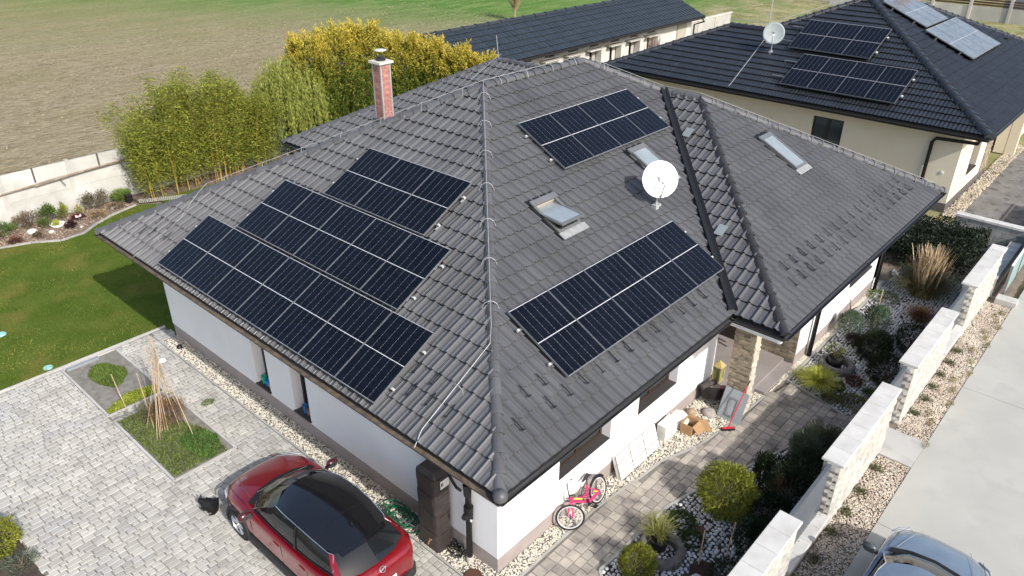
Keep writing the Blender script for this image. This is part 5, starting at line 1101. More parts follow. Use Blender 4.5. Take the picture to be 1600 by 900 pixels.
tuft('grass_clump', 'reddish brown grass clump near the blue object', 'grass', 14.7, -1.85, 900, .45, .38, leaf('rgrass', (.28, .16, .08), .3), .010, droop=.7)
strawL = leaf('pampas_straw', (.56, .43, .27), .25)
tuft('pampas_grass', 'large pampas grass clump with tall straw coloured plumes', 'grass', 16.3, -1.45, 2600, .95, .72, leaf('pgrass', (.16, .15, .06), .4), .013, droop=.9, base=.13, extra=(300, 1.5, .52, strawL, .05, 'plumes', .12, .13))
blue = rock('crumpled blue plastic sheet behind the garden wall', 15.15, -2.1, .16, .5, M("blue_plastic", (.03, .10, .38), .5, rnd=0), 0, 'blue_sheet', 'sheet')
hg = thing('hedge', 'dense dark evergreen hedge at the end of the garden', 'hedge', (19.2, -.6, 0)); nH = 26000
P = np.stack([NR.uniform(-1.5, 1.4, nH), NR.uniform(-1.5, 1.3, nH), NR.rand(nH)**.6*(.95)], 1); sn = 1-.22*np.sin(P[:, 0]*3.1+P[:, 1]*2.3)**2; P[:, 2] *= sn; leaves('foliage', P, NR.normal(size=(nH, 3))+[0, 0, .5], .075, .035, Lhed, hg, kind='stuff')
obj('branches', MB().tube([(-.8, -.5, 0), (-.9, -.6, .6)], .03, 5).tube([(.5, .3, 0), (.6, .2, .6)], .03, 5), M("bark", (.14, .1, .07)), hg)
# root / driftwood by gravel strip
dw = thing('driftwood', 'twisted dark branch lying on the gravel strip by the wing wall', 'branch', (13.6, -.35, .03)); obj('wood', MB().tube([(-.5, 0, 0), (-.2, .1, .1), (0, -.05, .12), (.25, .05, .04), (.5, -.05, .1)], [.02, .03, .03, .02, .01], 6).tube([(0, -.05, .12), (.1, .05, .3), (.2, .1, .42)], [.02, .015, .006], 5), M("driftwood", (.07, .05, .04), .9, rnd=0), dw)
for i, (x, y) in enumerate([(4.15, -3.02), (4.85, -3.05), (5.65, -3.03), (6.35, -3.03), (7.1, -3.05), (7.95, -3.04), (10.4, -3.05), (11.1, -3.08), (11.75, -3.05), (12.4, -3.04), (13.1, -3.06), (13.8, -3.05)]):
    tuft('weed_tuft', '%s dark green tuft along the street gravel counted from the camera' % (ORD+['eighth', 'ninth', 'tenth', 'eleventh', 'twelfth'])[i], 'plant', x, y, 90, .1, .11, leaf('tuft', (.09, .10, .04)), .012, 'small tufts in the street gravel', z0=-.04)
Lst = leaf('dryweed', (.30, .27, .12)); 
for i in range(16):
    x = [10.3, 10.6, 11.3, 11.9, 12.4, 12.9, 13.5, 14.1, 14.6, 15.0, 15.3, 15.8, 16.1, 16.4, 9.4, 16.7][i]
    carpet('weeds', None, blob(x, -3.42+.14*math.sin(i*2.1), .16, .07), 110, Lst, .05, .01, -.03)

# ============================================================ THINGS AROUND THE HOUSE
tank = thing('rain_barrel', 'tall dark brown rain tank with block pattern standing at the house corner', 'water tank', (.625, 2.16, 0)); tank.scale = (.92, .8, 1); tkM = M("tank_brown", (.036, .029, .028), .45, (.048, .039, .037), 6, 0, .3, 60)
zl = 0
for i in range(8):
    hh = .212; e = .0 if i % 2 else .012; obj('tank_course', MB().prism([(-.195+e, -.22), (-.175+e, -.28), (-.11, -.335+e), (.13, -.335+e), (.185-e, -.29), (.2-e, -.23), (.2-e, .25), (.16, .33-e), (-.12, .33-e), (-.18+e, .27)], zl+.010, zl+hh-.008), tkM, tank)
    zl += hh
obj('tank_core', MB().prism([(-.175, -.26), (-.13, -.315), (.15, -.315), (.185, -.28), (.185, .28), (.15, .315), (-.13, .315), (-.175, .26)], 0, zl+.01), tkM, tank)
obj('tank_lid', MB().mesh_([(-.18, -.26, zl), (-.13, -.32, zl), (.15, -.32, zl), (.19, -.28, zl), (.19, .28, zl), (.15, .32, zl), (-.13, .32, zl), (-.18, .26, zl), (-.12, -.2, zl+.1), (.12, -.22, zl+.1), (.12, .22, zl+.1), (-.12, .2, zl+.1)], [(0, 1, 8), (1, 2, 9, 8), (2, 3, 9), (3, 4, 10, 9), (4, 5, 10), (5, 6, 11, 10), (6, 7, 11), (7, 0, 8, 11), (8, 9, 10, 11)]), tkM, tank)
lbM = M("tank_label", (.75, .75, .73), .6, rnd=0); obj('label_sheet', MB().box(-.06, .16, -.336, -.331, 1.45, 1.62), lbM, tank)
obj('label_print', MB().box(-.045, -.02, -.3375, -.3362, 1.5, 1.58).box(-.012, -.004, -.3375, -.3362, 1.5, 1.58).box(.0, .012, -.3375, -.3362, 1.5, 1.58), anthM, tank)
obj('tap', MB().tube([(-.19, -.12, .27), (-.26, -.12, .27), (-.28, -.12, .22)], .016, 6).box(-.235, -.215, -.16, -.08, .285, .3), M("brass", (.45, .25, .12), .4, rnd=0, metal=.6), tank)
obj('link_hose', MB().tube([(.15, -.33, 1.68), (.17, -.42, 1.55), (.16, -.55, 1.48), (.14, -.70, 1.5)], .028, 8), blackM, tank, True)
hose = thing('garden_hose', 'coil of green garden hose on the gravel left of the rain tank', 'hose', (.55, 3.05, .03)); gM = M("hose_green", (.015, .13, .06), .4, rnd=0)
pts = []
for i in range(150):
    a = i*.32; rr = .20+.08*math.sin(i*.11); pts.append((rr*.75*math.cos(a)+.03*math.sin(i*.7), rr*1.5*math.sin(a)+.02*math.cos(i*.5)+.002*i-.15, .02+.0007*i+.02*math.sin(i*.9)))
obj('hose_coil', MB().tube(pts, .012, 5), gM, hose, True); obj('hose_nozzle', MB().tube([(-.1, -.05, .12), (-.05, -.5, .16)], .012, 6), silverM, hose)
cab = thing('cable_tangle', 'loose black cable tangle on the gravel between rain tank and downpipe', 'cable', (.74, 1.72, .02)); pts = [(.16*math.cos(i*.5)*math.sin(i*.13), .18*math.sin(i*.43)+.02, .03+.03*math.sin(i*.8)) for i in range(90)]
obj('cable', MB().tube(pts, .007, 4), blackM, cab)
o = obj('manhole_cover', MB().lathe([(0, .03), (.15, .03), (.165, .02), (.17, -.03)], (.52, 1.12, 0), 24), M("brown_cover", (.10, .045, .03), .6, rnd=0)); tag(o, 'round brown drain cover at the bottom edge near the house corner', 'drain cover')
for (y, lab, cols) in ((8.0, 'small colourful toy crate on the farther narrow window sill', [(.02, .35, .2), (.02, .2, .6), (.7, .4, .02)]), (6.42, 'small blue pot on the nearer narrow window sill', [(.03, .15, .4), (.25, .15, .1)])):
    t_ = thing('toy_crate' if len(cols) > 2 else 'flower_pot', lab, 'box' if len(cols) > 2 else 'pot', (.95, y, .435))
    for i, c in enumerate(cols): obj('box_part' if len(cols) > 2 else 'pot_part', MB().lathe([(.0, .0), (.05, 0), (.065, .1+.05*(2-i)), (.0, .09+.05*(2-i))], (0, -.13*i+.1, 0), 6), M("toy_%d%d" % (i, len(cols)), c, .5, rnd=0), t_)
# insulation boards wrapped in mesh
bd = thing('foam_boards', 'white foam boards with dark grid lines leaning against the house wall', 'boards', (4.15, .58, 0)); fmM = M("foam_white", (.78, .77, .73), .8, (.7, .69, .65), 2, 0)
rot = Matrix.Rotation(math.radians(-20), 4, 'X'); Lb = 1.42; hb = .55
for q in range(2): obj('board', MB().box(0, Lb, q*.045+.0, q*.045+.04, 0, hb, rot), fmM, bd)
mb = MB()
for i in range(4): mb.box(i*Lb/3-.006, i*Lb/3+.006, -.006, -.001, 0, hb, rot)
for j in range(4): mb.box(0, Lb, -.009, -.0065, j*hb/3-.004, j*hb/3+.004, rot)
obj('grid_wire', mb, anthM, bd)
bx2 = thing('wrapped_blocks', 'small stack of white wrapped blocks standing beside the foam boards', 'blocks', (5.72, .56, 0)); bb = MB().box(.01, .24, .01, .22, .005, .19).data('block', fmM)
for i in range(2):
    for j in range(2): link('block', bb, bx2, (i*.245, 0, j*.195))
cdM = M("cardboard", (.42, .26, .13), .85, (.36, .22, .11), 5, 0); cbx = thing('cardboard_box', 'opened brown cardboard box on the gravel by the wall', 'box', (6.42, .38, 0)); 
obj('carton', MB().box(-.16, .16, -.14, -.13, 0, .26).box(-.16, .16, .13, .14, 0, .26).box(-.16, -.15, -.13, .13, 0, .26).box(.15, .16, -.13, .13, 0, .26).box(-.15, .15, -.13, .13, 0, .01), cdM, cbx)
obj('flap', MB().box(0, .24, -.13, .13, 0, .008, Matrix.Translation((.16, 0, .255)) @ Matrix.Rotation(math.radians(28), 4, 'Y')), cdM, cbx); obj('flap', MB().box(-.15, .15, -.2, 0, 0, .008, Matrix.Translation((0, -.14, .255)) @ Matrix.Rotation(math.radians(40), 4, 'X')), cdM, cbx)
cbf = obj('cardboard_piece', MB().box(-.2, .2, -.13, .13, 0, .03, Matrix.Translation((6.75, .22, .04)) @ Matrix.Rotation(.8, 4, 'Z') @ Matrix.Rotation(.2, 4, 'X')), cdM); tag(cbf, 'flat brown cardboard piece lying in front of the open box', 'cardboard')
rock('long white stone at the bottom edge of the pebble garden', 3.03, -1.75, .13, .5)
wb = obj('white_sack', MB().lathe([(0, .26), (.18, .24), (.26, .14), (.24, 0)], (6.5, .70, 0), 7), M("white_sack", (.62, .60, .56), .8, rnd=0)); tag(wb, 'bulging white sack behind the cardboard box', 'sack')
o = rock('grey striped bundled sack in front of the black tub', 7.25, .36, .17, .7, M("grey_sack", (.28, .26, .25), .9, (.4, .35, .3), 12, 0), 0, 'grey_sack', 'sack'); o = rock('tan crumpled bag of sticks against the wall', 6.98, .66, .13, .9, M("tan_bag", (.25, .17, .11), .9, (.4, .3, .2), 14, 0), 0, 'stick_bag', 'bag')
tb = thing('black_tub', 'wide black plastic tub leaning in the corner by the porch', 'tub', (7.62, .52, .12)); M4 = Matrix.Rotation(math.radians(28), 4, 'Y') @ Matrix.Rotation(math.radians(-18), 4, 'X'); obj('tub_shell', MB().lathe([(0, 0), (.2, 0), (.27, .24), (.29, .25), (.25, .235), (.185, .03), (0, .03)], (0, 0, 0), 24, M4), M("tub_black", (.03, .025, .025), .5, rnd=0), tb, True); obj('roll', MB().tube([(-.15, .2, .3), (.2, .05, .36)], .07, 10), M("dark_cloth", (.06, .05, .05), .8, rnd=0), tb)
cn = obj('pink_cone', MB().lathe([(.012, .0), (.10, .36), (.085, .36), (.0, .05)], (7.86, .36, .02), 16), M("pink_plastic", (.40, .19, .24), .5, rnd=0), None, True); tag(cn, 'pink tapering plastic funnel standing beside the black tub', 'funnel')
ln = thing('lantern', 'yellow cream garden lantern on the porch edge', 'lantern', (8.36, .78, .15)); lM = M("lantern_yellow", (.45, .37, .14), .6, rnd=0)
mb = MB(); 
for a in (-.09, .09):
    for b_ in (-.09, .09): mb.box(a-.014, a+.014, b_-.014, b_+.014, .03, .36)
mb.box(-.11, .11, -.11, .11, 0, .03).box(-.11, .11, -.11, .11, .36, .39); obj('lantern_frame', mb, lM, ln); obj('lantern_glass', MB().box(-.088, .088, -.088, .088, .031, .359), M("lantern_pane", (.25, .26, .12), .3, rnd=0), ln); obj('lantern_roof', MB().mesh_([(-.12, -.12, .392), (.12, -.12, .392), (.12, .12, .392), (-.12, .12, .392), (0, 0, .54)], [(0, 1, 4), (1, 2, 4), (2, 3, 4), (3, 0, 4), (3, 2, 1, 0)]), lM, ln)
pn = thing('grey_board', 'pale grey moulded board leaning on the stone pillar', 'board', (7.30, -.06, 0)); M4 = Matrix.Rotation(math.radians(-90), 4, 'Z') @ Matrix.Rotation(math.radians(-24), 4, 'X'); gbM = M("grey_board", (.27, .30, .32), .6, rnd=0)
obj('board_sheet', MB().box(-.27, .27, 0, .03, 0, .72, M4), gbM, pn); obj('rib', MB().box(-.1, .1, -.02, 0, .1, .13, M4).box(-.1, .1, -.02, 0, .5, .53, M4).box(-.1, -.08, -.02, 0, .13, .5, M4).box(.08, .1, -.02, 0, .13, .5, M4), silverM, pn)
br = thing('broom', 'broom with red handle leaning on the stone pillar', 'broom', (7.02, -.22, 0)); tp = Vector((.58, -.06, .96)); obj('handle', MB().tube([(0, 0, .06), tp*.9+Vector((0, 0, .06))], .013, 6), M("red_handle", (.55, .03, .05), .4, rnd=0), br); obj('grip', MB().tube([tp*.9+Vector((0, 0, .06)), tp+Vector((0, 0, .06))], .015, 6), blackM, br)
obj('head', MB().box(-.13, .13, -.025, .025, .03, .06, Matrix.Rotation(-.75, 4, 'Z')), M("red_handle", (.55, .03, .05)), br); obj('bristles', MB().box(-.15, .15, -.04, .04, -.02, .045, Matrix.Rotation(-.75, 4, 'Z')), blackM, br)
hb_ = thing('hanging_basket', 'small green and white ornament hanging in the porch opening', 'ornament', (9.6, .1, 1.25)); obj('greenery', MB().lathe([(0, .25), (.1, .2), (.12, .1), (.0, 0)], (0, 0, 0), 8), leaf('orn', (.06, .08, .06)), hb_); obj('white_figure', MB().lathe([(0, .0), (.04, -.02), (.03, -.2), (0, -.22)], (-.05, 0, 0), 8).lathe([(0, .0), (.04, -.02), (.03, -.16), (0, -.18)], (.09, 0, .05), 8), whiteP, hb_); obj('cord', MB().tube([(0, 0, .2), (0, 0, 1.5)], .004, 4), galvM, hb_)

# ============================================================ BICYCLE
bk = thing('bicycle', 'pink and yellow kids bicycle leaning against the white house wall', 'bicycle', (2.50, .50, .01)); tilt = math.radians(-17)
bk.rotation_euler = (tilt, 0, math.radians(3)); bk.scale = (.9, .9, .9); rw = .30; F0, R0 = Vector((0, 0, rw)), Vector((1.02, 0, rw)); pkM = M("pink_paint", (.62, .03, .16), .35, rnd=0, coat=.4); ylM = M("yellow_paint", (.75, .55, .08), .4, rnd=0)
def wheel(c, steer=0):
    w_ = link('wheel', None, bk); w_.empty_display_size = .1; w_.location = c; w_.rotation_euler = (0, 0, steer); n = 32; ring = lambda r, rr: [(r*math.cos(2*math.pi*i/n), 0, r*math.sin(2*math.pi*i/n)) for i in range(n+1)]
    obj('tyre', MB().tube(ring(rw-.018, 0), .022, 6, False), M("rubber", (.02, .02, .02), .7, rnd=0), w_, True); obj('rim', MB().tube(ring(rw-.048, 0), .012, 5, False), M("rim_white", (.65, .65, .66), .35, rnd=0), w_, True)
    mb = MB(); 
    for i in range(18): a = i*math.pi/9; mb.tube([(0, .02*(-1)**i, 0), ((rw-.05)*math.cos(a), 0, (rw-.05)*math.sin(a))], .0022, 3)
    obj('spokes', mb, galvM, w_); obj('hub', MB().tube([(0, -.045, 0), (0, .045, 0)], .018, 8), anthM, w_)
wheel(F0, -.85); wheel(R0)
BBk = Vector((.62, 0, .27)); HT0 = Vector((.16, 0, .58)); HT1 = Vector((.13, 0, .70)); STt = Vector((.72, 0, .62))
obj('frame', MB().tube([HT1, HT0], .026, 8).tube([HT0, (.42, 0, .40), BBk], .024, 8).tube([BBk, STt], .022, 8).tube([(.2, 0, .62), (.5, 0, .45), (.66, 0, .45)], .018, 8).tube([BBk+Vector((0, -.05, 0)), R0+Vector((0, -.06, 0)), (.71, -.02, .55)], .013, 6).tube([BBk+Vector((0, .05, 0)), R0+Vector((0, .06, 0)), (.71, .02, .55)], .013, 6), pkM, bk)
obj('decal_band', MB().tube([(.22, -.006, .607), (.46, -.006, .445)], .021, 8).tube([(.80, -.062, .42), (.93, -.062, .34)], .015, 6), ylM, bk)
obj('fork', MB().tube([HT0, (.12, -.05, .52), (.0, -.055, .3)], .017, 6).tube([HT0, (.12, .05, .52), (.0, .055, .3)], .017, 6), pkM, bk)
for o_ in (obj('handlebar', MB().tube([(0, 0, -.1), (0, 0, .04)], .014, 6).tube([(.05, -.27, .14), (0, -.18, .10), (0, 0, .04), (.0, .18, .10), (.05, .27, .14)], .012, 6), anthM, bk), obj('grips', MB().tube([(.12, -.29, .15), (.02, -.25, .13)], .018, 6).tube([(.12, .29, .15), (.02, .25, .13)], .018, 6), blackM, bk)): o_.location = (.12, 0, .78); o_.rotation_euler = (0, 0, -.85)
obj('seat_post', MB().tube([STt, (.75, 0, .76)], .014, 6), anthM, bk); obj('saddle', MB().mesh_([(.60, -.015, .78), (.60, .015, .78), (.74, -.05, .79), (.74, .05, .79), (.86, -.075, .80), (.86, .075, .80), (.60, 0, .74), (.74, 0, .74), (.86, 0, .74)], [(0, 2, 3, 1), (2, 4, 5, 3), (0, 6, 7, 2), (2, 7, 8, 4), (1, 3, 7, 6), (3, 5, 8, 7), (4, 8, 5), (0, 1, 6)]), blackM, bk)
obj('crank', MB().lathe([(.0, .0), (.075, 0), (.075, .008), (0, .008)], BBk+Vector((0, -.05, 0)), 16, Matrix.Rotation(math.pi/2, 4, 'X')).tube([BBk+Vector((0, -.07, 0)), BBk+Vector((.08, -.08, -.12))], .01, 5).tube([BBk+Vector((0, .07, 0)), BBk+Vector((-.08, .08, .12))], .01, 5).box(.64, .74, -.17, -.08, .13, .155).box(.5, .6, .08, .17, .38, .405), anthM, bk)
obj('mudguard', MB().tube([R0+Vector(((rw+.02)*math.cos(a), 0, (rw+.02)*math.sin(a))) for a in (.6, 1.0, 1.4, 1.8, 2.3)], .022, 5), blackM, bk); obj('chain_guard', MB().box(.6, 1.0, -.075, -.065, .27, .34), pkM, bk)

# ============================================================ CAT
ct = thing('cat', 'black cat sitting on the drive pavers beside the red car', 'cat', (-1.70, 5.88, 0)); ct.rotation_euler = (0, 0, math.radians(130)); catM = M("cat_fur", (.006, .006, .007), .75, rnd=0, spec=.3)
def skin(name, verts, edges, rad, m, parent, lv=2):
    me = bpy.data.meshes.new(name); me.from_pydata(verts, edges, []); me.materials.append(m); o = link(name, me, parent); me.skin_vertices or me.attributes
    md = o.modifiers.new("skin", 'SKIN'); 
    for i, r in enumerate(rad): me.skin_vertices[0].data[i].radius = (r, r)
    me.skin_vertices[0].data[0].use_root = True; s2 = o.modifiers.new("sub", 'SUBSURF'); s2.levels = lv; s2.render_levels = lv; return o
cv = [(-.02, 0, .11), (-.09, 0, .10), (.04, 0, .14), (.10, 0, .20), (.14, 0, .255), (.185, 0, .245), (.06, .05, .10), (.10, .05, .02), (.06, -.05, .10), (.10, -.05, .02), (-.08, .07, .08), (.0, .10, .03), (-.08, -.07, .08), (.0, -.10, .03), (-.17, .02, .04), (-.14, .12, .025), (-.04, .16, .025)]
ce_ = [(0, 1), (0, 2), (2, 3), (3, 4), (4, 5), (2, 6), (6, 7), (2, 8), (8, 9), (1, 10), (10, 11), (1, 12), (12, 13), (1, 14), (14, 15), (15, 16)]
cr = [.125, .12, .10, .06, .062, .03, .035, .02, .03, .02, .05, .022, .05, .022, .02, .017, .014]
try:
    o = skin('body', cv, ce_, cr, catM, ct)
except Exception:
    bpy.data.objects.remove(o) if 'o' in dir() and o.name.startswith('body') else None
obj('ear', MB().mesh_([(.12, .05, .29), (.15, .015, .305), (.135, .04, .35), (.11, .025, .29)], [(0, 1, 2), (1, 3, 2), (3, 0, 2)]), catM, ct); obj('ear', MB().mesh_([(.12, -.05, .29), (.15, -.015, .305), (.135, -.04, .35), (.11, -.025, .29)], [(0, 2, 1), (1, 2, 3), (3, 2, 0)]), catM, ct)
obj('eye', MB().lathe([(0, .004), (.008, 0)], (0, 0, 0), 6, Matrix.Translation((.19, .022, .272)) @ Matrix.Rotation(1.3, 4, 'Y')).lathe([(0, .004), (.008, 0)], (0, 0, 0), 6, Matrix.Translation((.19, -.022, .272)) @ Matrix.Rotation(1.3, 4, 'Y')), M("cat_eye", (.4, .35, .1), .2, rnd=0), ct)
# ============================================================ CARS
def car(lab, paint, roofm, loc, rz, sc_=.86, emblem=True, interior=(.02, .02, .022)):
    t_ = thing('parked_car', lab, 'car', loc, rz); t_.scale = (sc_,)*3
    Lc = 4.45; fx = lambda x: Lc/2-x
    st = [(0.0, .42, .58, .70, .34, .42), (.06, .62, .66, .80, .50, .40), (.26, .80, .78, .90, .62, .36), (.65, .905, .93, 1.0, .72, .30), (1.1, .92, .99, 1.05, .78, .28), (1.5, .915, 1.01, 1.03, .80, .26), (2.2, .915, 1.02, 1.02, .80, .26), (3.0, .92, 1.05, 1.04, .80, .26), (3.6, .925, 1.08, 1.06, .80, .27), (4.0, .90, 1.09, 1.12, .74, .30), (4.25, .84, 1.05, 1.09, .68, .34), (4.40, .76, .92, 1.0, .60, .38), (4.45, .64, .76, .86, .5, .42)]
    vs = []; fs = []
    for (x, ws, zs, zc, wt, z0) in st:
        half = [(0, zc), (wt*.55, zc-.004), (wt, zc-.03), (ws-.035, zs), (ws, zs-.07), (ws-.015, (zs+z0)/2+.05), (ws+.0, (zs+z0)/2-.1), (ws-.03, z0)]
        row = [(fx(x), y, z) for y, z in half]+[(fx(x), -y, z) for y, z in reversed(half[1:])]
        vs += row
    n = 15
    for i in range(len(st)-1):
        for j in range(n-1): a = i*n+j; fs.append((a, a+1, a+n+1, a+n))
        fs.append((i*n+n-1, i*n, i*n+n, i*n+2*n-1))
    # order: centre, +y side down, then -y from bottom up : close ring through the floor
    ring = lambda i: [i*n+k for k in range(n)]
    fs = []
    order = list(range(0, 8))+list(range(8, 15))
    for i in range(len(st)-1):
        for k in range(15): a, b = order[k], order[(k+1) % 15]; fs.append((i*n+a, i*n+b, (i+1)*n+b, (i+1)*n+a))
    fs.append(tuple(reversed(ring(0)))); fs.append(tuple(ring(len(st)-1)))
    # after mirrored append the ring order is 0..7 (+y) then 8..14 (-y bottom to top)
    o = obj('body', MB().mesh_(vs, fs), paint, t_, True); s = o.modifiers.new('s', 'SUBSURF'); s.levels = 2; s.render_levels = 2
    gl = M("car_glass", (.010, .012, .014), .05, rnd=0, spec=.5)
    bot = [(1.00, 0, 1.05), (1.07, .42, 1.045), (1.40, .775, 1.035), (2.2, .80, 1.045), (2.9, .805, 1.075), (3.45, .80, 1.12), (4.02, .765, 1.17), (4.17, .68, 1.15), (4.30, .38, 1.13), (4.33, 0, 1.13)]
    top_ = [(1.86, 0, 1.545), (1.90, .36, 1.535), (2.08, .62, 1.46), (2.4, .665, 1.515), (2.85, .675, 1.53), (3.3, .66, 1.50), (3.72, .62, 1.43), (3.82, .575, 1.42), (3.92, .32, 1.455), (3.94, 0, 1.465)]
    def strip(a, b, bulge, K=4, side=1):
        mb = MB(); v = []
        for i in range(a, b+1):
            p = Vector(bot[i]); q = Vector(top_[i])
            for k in range(K+1):
                t = k/K; r = p.lerp(q, t); e = bulge*4*t*(1-t); r += Vector((0, e*.7*(1 if r.y > .3 else 0), e*.7)); v.append((fx(r.x), r.y*side, r.z))
        f = []
        for i in range(b-a):
            for k in range(K): c = i*(K+1)+k; q = (c, c+K+1, c+K+2, c+1); f.append(q if side > 0 else q[::-1])
        return mb.mesh_(v, f)
    def both(a, b, bulge, name, m):
        mb = strip(a, b, bulge); m2 = strip(a, b, bulge, side=-1); mb.mesh_(m2.v, m2.f); return obj(name, mb, m, t_, True)
    both(0, 2, .03, 'windshield', gl)
    for sd in (1, -1):
        obj('side_window', strip(2, 4, .03, side=sd), gl, t_, True); obj('side_window', strip(4, 6, .03, side=sd), gl, t_, True)
        pm = MB()
        for (i, m) in ((2, .02), (4, .03)):
            p = Vector(bot[i]); q = Vector(top_[i]); pts = []
            for k in range(5): t = k/4; r = p.lerp(q, t); r += Vector((0, .03*4*t*(1-t)*.7+.004, .03*4*t*(1-t)*.7+.002)); pts.append((fx(r.x), r.y*sd, r.z))
            pm.tube(pts, m, 5)
        obj('pillar', pm, roofm, t_)
        obj('quarter_panel', strip(6, 7, .02, side=sd), paint, t_, True)
    both(7, 9, .02, 'rear_window', gl)
    # roof
    v = []; f = []; K = 6
    for i in range(len(top_)):
        p = top_[i]
        for k in range(-K, K+1):
            t = k/K; y = p[1]*t
            xc = p[0] if 1 < i < 8 else p[0]
            z = p[2]+.075*(1-t*t)*min(1, (p[1]/.5))*math.sin(math.pi*(i)/(len(top_)-1))**.4+.004
            v.append((fx(xc), y, z))
    # rebuild as stations between matching x
    v = []; xs_ = np.linspace(0, 1, 9)
    tx = [p[0] for p in top_[2:8]]; ty = [p[1] for p in top_[2:8]]; tz = [p[2] for p in top_[2:8]]
    for q in xs_:
        xe = tx[0]+(tx[-1]-tx[0])*q; ye = float(np.interp(xe, tx, ty)); ze = float(np.interp(xe, tx, tz)); x0_, x1_ = 1.86, 3.94; xcn = x0_+(x1_-x0_)*q
        for k in range(-K, K+1):
            t = k/K; xx = xe*t*t+xcn*(1-t*t) if q in (0, 1) or True else xe
            zz = ze+(1.54+.065*math.sin(math.pi*q)**.6-.075*q*q-ze+.0)*(1-abs(t)**2.2); v.append((fx(xx), ye*t, zz+.006))
    for i in range(8):
        for k in range(2*K): a = i*(2*K+1)+k; f.append((a, a+1, a+2*K+2, a+2*K+1))
    obj('roof_panel', MB().mesh_(v, f), roofm, t_, True)
    chrome = M("chrome", (.75, .75, .76), .2, rnd=0, metal=.9)
    for sd in (1, -1): obj('chrome_strip', MB().tube([(fx(p[0]), (p[1]+.012)*sd, p[2]+.004) for p in top_[2:8]]+[(fx(3.98), .735*sd, 1.22)], .009, 5), chrome, t_)
    obj('spoiler', MB().mesh_([(fx(3.76), -.52, 1.435), (fx(3.76), .52, 1.435), (fx(3.98), .50, 1.425), (fx(3.98), -.50, 1.425), (fx(3.80), 0, 1.49), (fx(4.05), 0, 1.46)], [(0, 3, 5, 4), (4, 5, 2, 1), (0, 4, 1), (3, 2, 5), (0, 1, 2, 3)]), roofm, t_)
    obj('roof_seam', MB().tube([(fx(3.35), -.56, 1.512), (fx(3.28), -.3, 1.567), (fx(3.25), 0, 1.582), (fx(3.28), .3, 1.567), (fx(3.35), .56, 1.512)], .004, 4), darkM, t_)
    obj('antenna_fin', MB().mesh_([(fx(3.45), 0, 1.57), (fx(3.62), .02, 1.56), (fx(3.62), -.02, 1.56), (fx(3.6), 0, 1.63)], [(0, 1, 3), (0, 3, 2), (1, 2, 3)]), blackM, t_)
    # wheels
    for x in (.86, 3.55):
        for sd in (1, -1):
            w_ = link('wheel', None, t_); w_.location = (fx(x), sd*.80, .345); w_.empty_display_size = .1; M4 = Matrix.Rotation(-sd*math.pi/2, 4, 'X')
            obj('tyre', MB().lathe([(.2, -.1), (.30, -.11), (.34, -.08), (.345, 0), (.34, .08), (.30, .11), (.23, .105)], (0, 0, 0), 32, M4), M("rubber", (.02, .02, .02)), w_, True)
            rm = MB().lathe([(.235, .10), (.225, .105), (.215, .06), (.215, -.05)], (0, 0, 0), 32, M4)
            for q in range(10):
                a = q*math.pi/5+(.13 if q % 2 else -.13); p0 = M4 @ Vector((.04*math.cos(a), .04*math.sin(a), .08)); p1 = M4 @ Vector((.22*math.cos(a), .22*math.sin(a), .09)); rm.tube([p0, p1], .018, 4)
            rm.lathe([(0, .095), (.05, .09), (.055, .06)], (0, 0, 0), 12, M4); obj('rim', rm, M("alloy", (.6, .6, .62), .3, rnd=0, metal=.8), w_); obj('brake_disc', MB().lathe([(0, .0), (.2, 0)], (0, 0, 0), 20, M4), anthM, w_)
    for x in (.86, 3.55):
        for sd in (1, -1):
            pts = [(fx(x)+.40*math.cos(a), sd*.905, .345+.40*math.sin(a)) for a in np.linspace(-.3, math.pi+.3, 13)]; obj('wheel_arch', MB().tube(pts, .035, 5), M("cladding", (.025, .025, .027), .7, rnd=0), t_)
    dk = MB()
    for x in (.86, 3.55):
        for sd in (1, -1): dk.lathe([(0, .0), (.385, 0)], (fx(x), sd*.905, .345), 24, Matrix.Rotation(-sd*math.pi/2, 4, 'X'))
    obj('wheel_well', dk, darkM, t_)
    for w_ in [c for c in t_.children if c.name.startswith('wheel') and c.type == 'EMPTY']: w_.location.y *= 1.03
    cl = M("cladding", (.025, .025, .027))
    obj('side_skirt', MB().box(fx(3.15), fx(1.27), .86, .925, .22, .36).box(fx(3.15), fx(1.27), -.925, -.86, .22, .36), cl, t_)
    obj('front_bumper', MB().prism([(fx(.10), -.72), (fx(-.02), -.45), (fx(-.03), .45), (fx(.10), .72), (fx(.5), .87), (fx(.5), -.87)], .2, .42), cl, t_); obj('rear_bumper', MB().prism([(fx(4.37), .80), (fx(4.49), .5), (fx(4.49), -.5), (fx(4.37), -.80), (fx(3.95), -.90), (fx(3.95), .90)], .22, .50), cl, t_)
    for sd in (1, -1):
        mr_ = link('mirror', None, t_); mr_.location = (fx(1.52), sd*.93, 1.10); mr_.empty_display_size = .1
        obj('mirror_cap', MB().lathe([(0, -.10), (.085, -.08), (.105, 0), (.085, .07), (0, .10)], (0, sd*.10, .02), 12, Matrix.Diagonal((.8, 1.35, .85, 1))), M('mirror_dark', (.06, .008, .012), .25, rnd=0, coat=.5) if emblem else M('mirror_grey', (.06, .07, .08), .3, rnd=0), mr_, True); obj('mirror_arm', MB().box(-.03, .03, -.06*sd if sd > 0 else -.02, .02 if sd > 0 else .06, -.05, .0), blackM, mr_); obj('mirror_glass', MB().box(-.078, -.07, sd*.08-.08, sd*.08+.08, -.04, .07), glassM, mr_)
        hl = M("headlight_glass", (.35, .37, .4), .1, rnd=0, spec=.8)
        obj('headlight', MB().tube([(fx(.16), sd*.60, .79), (fx(.32), sd*.80, .83), (fx(.52), sd*.885, .85)], [.018, .028, .012], 6), hl, t_, True)
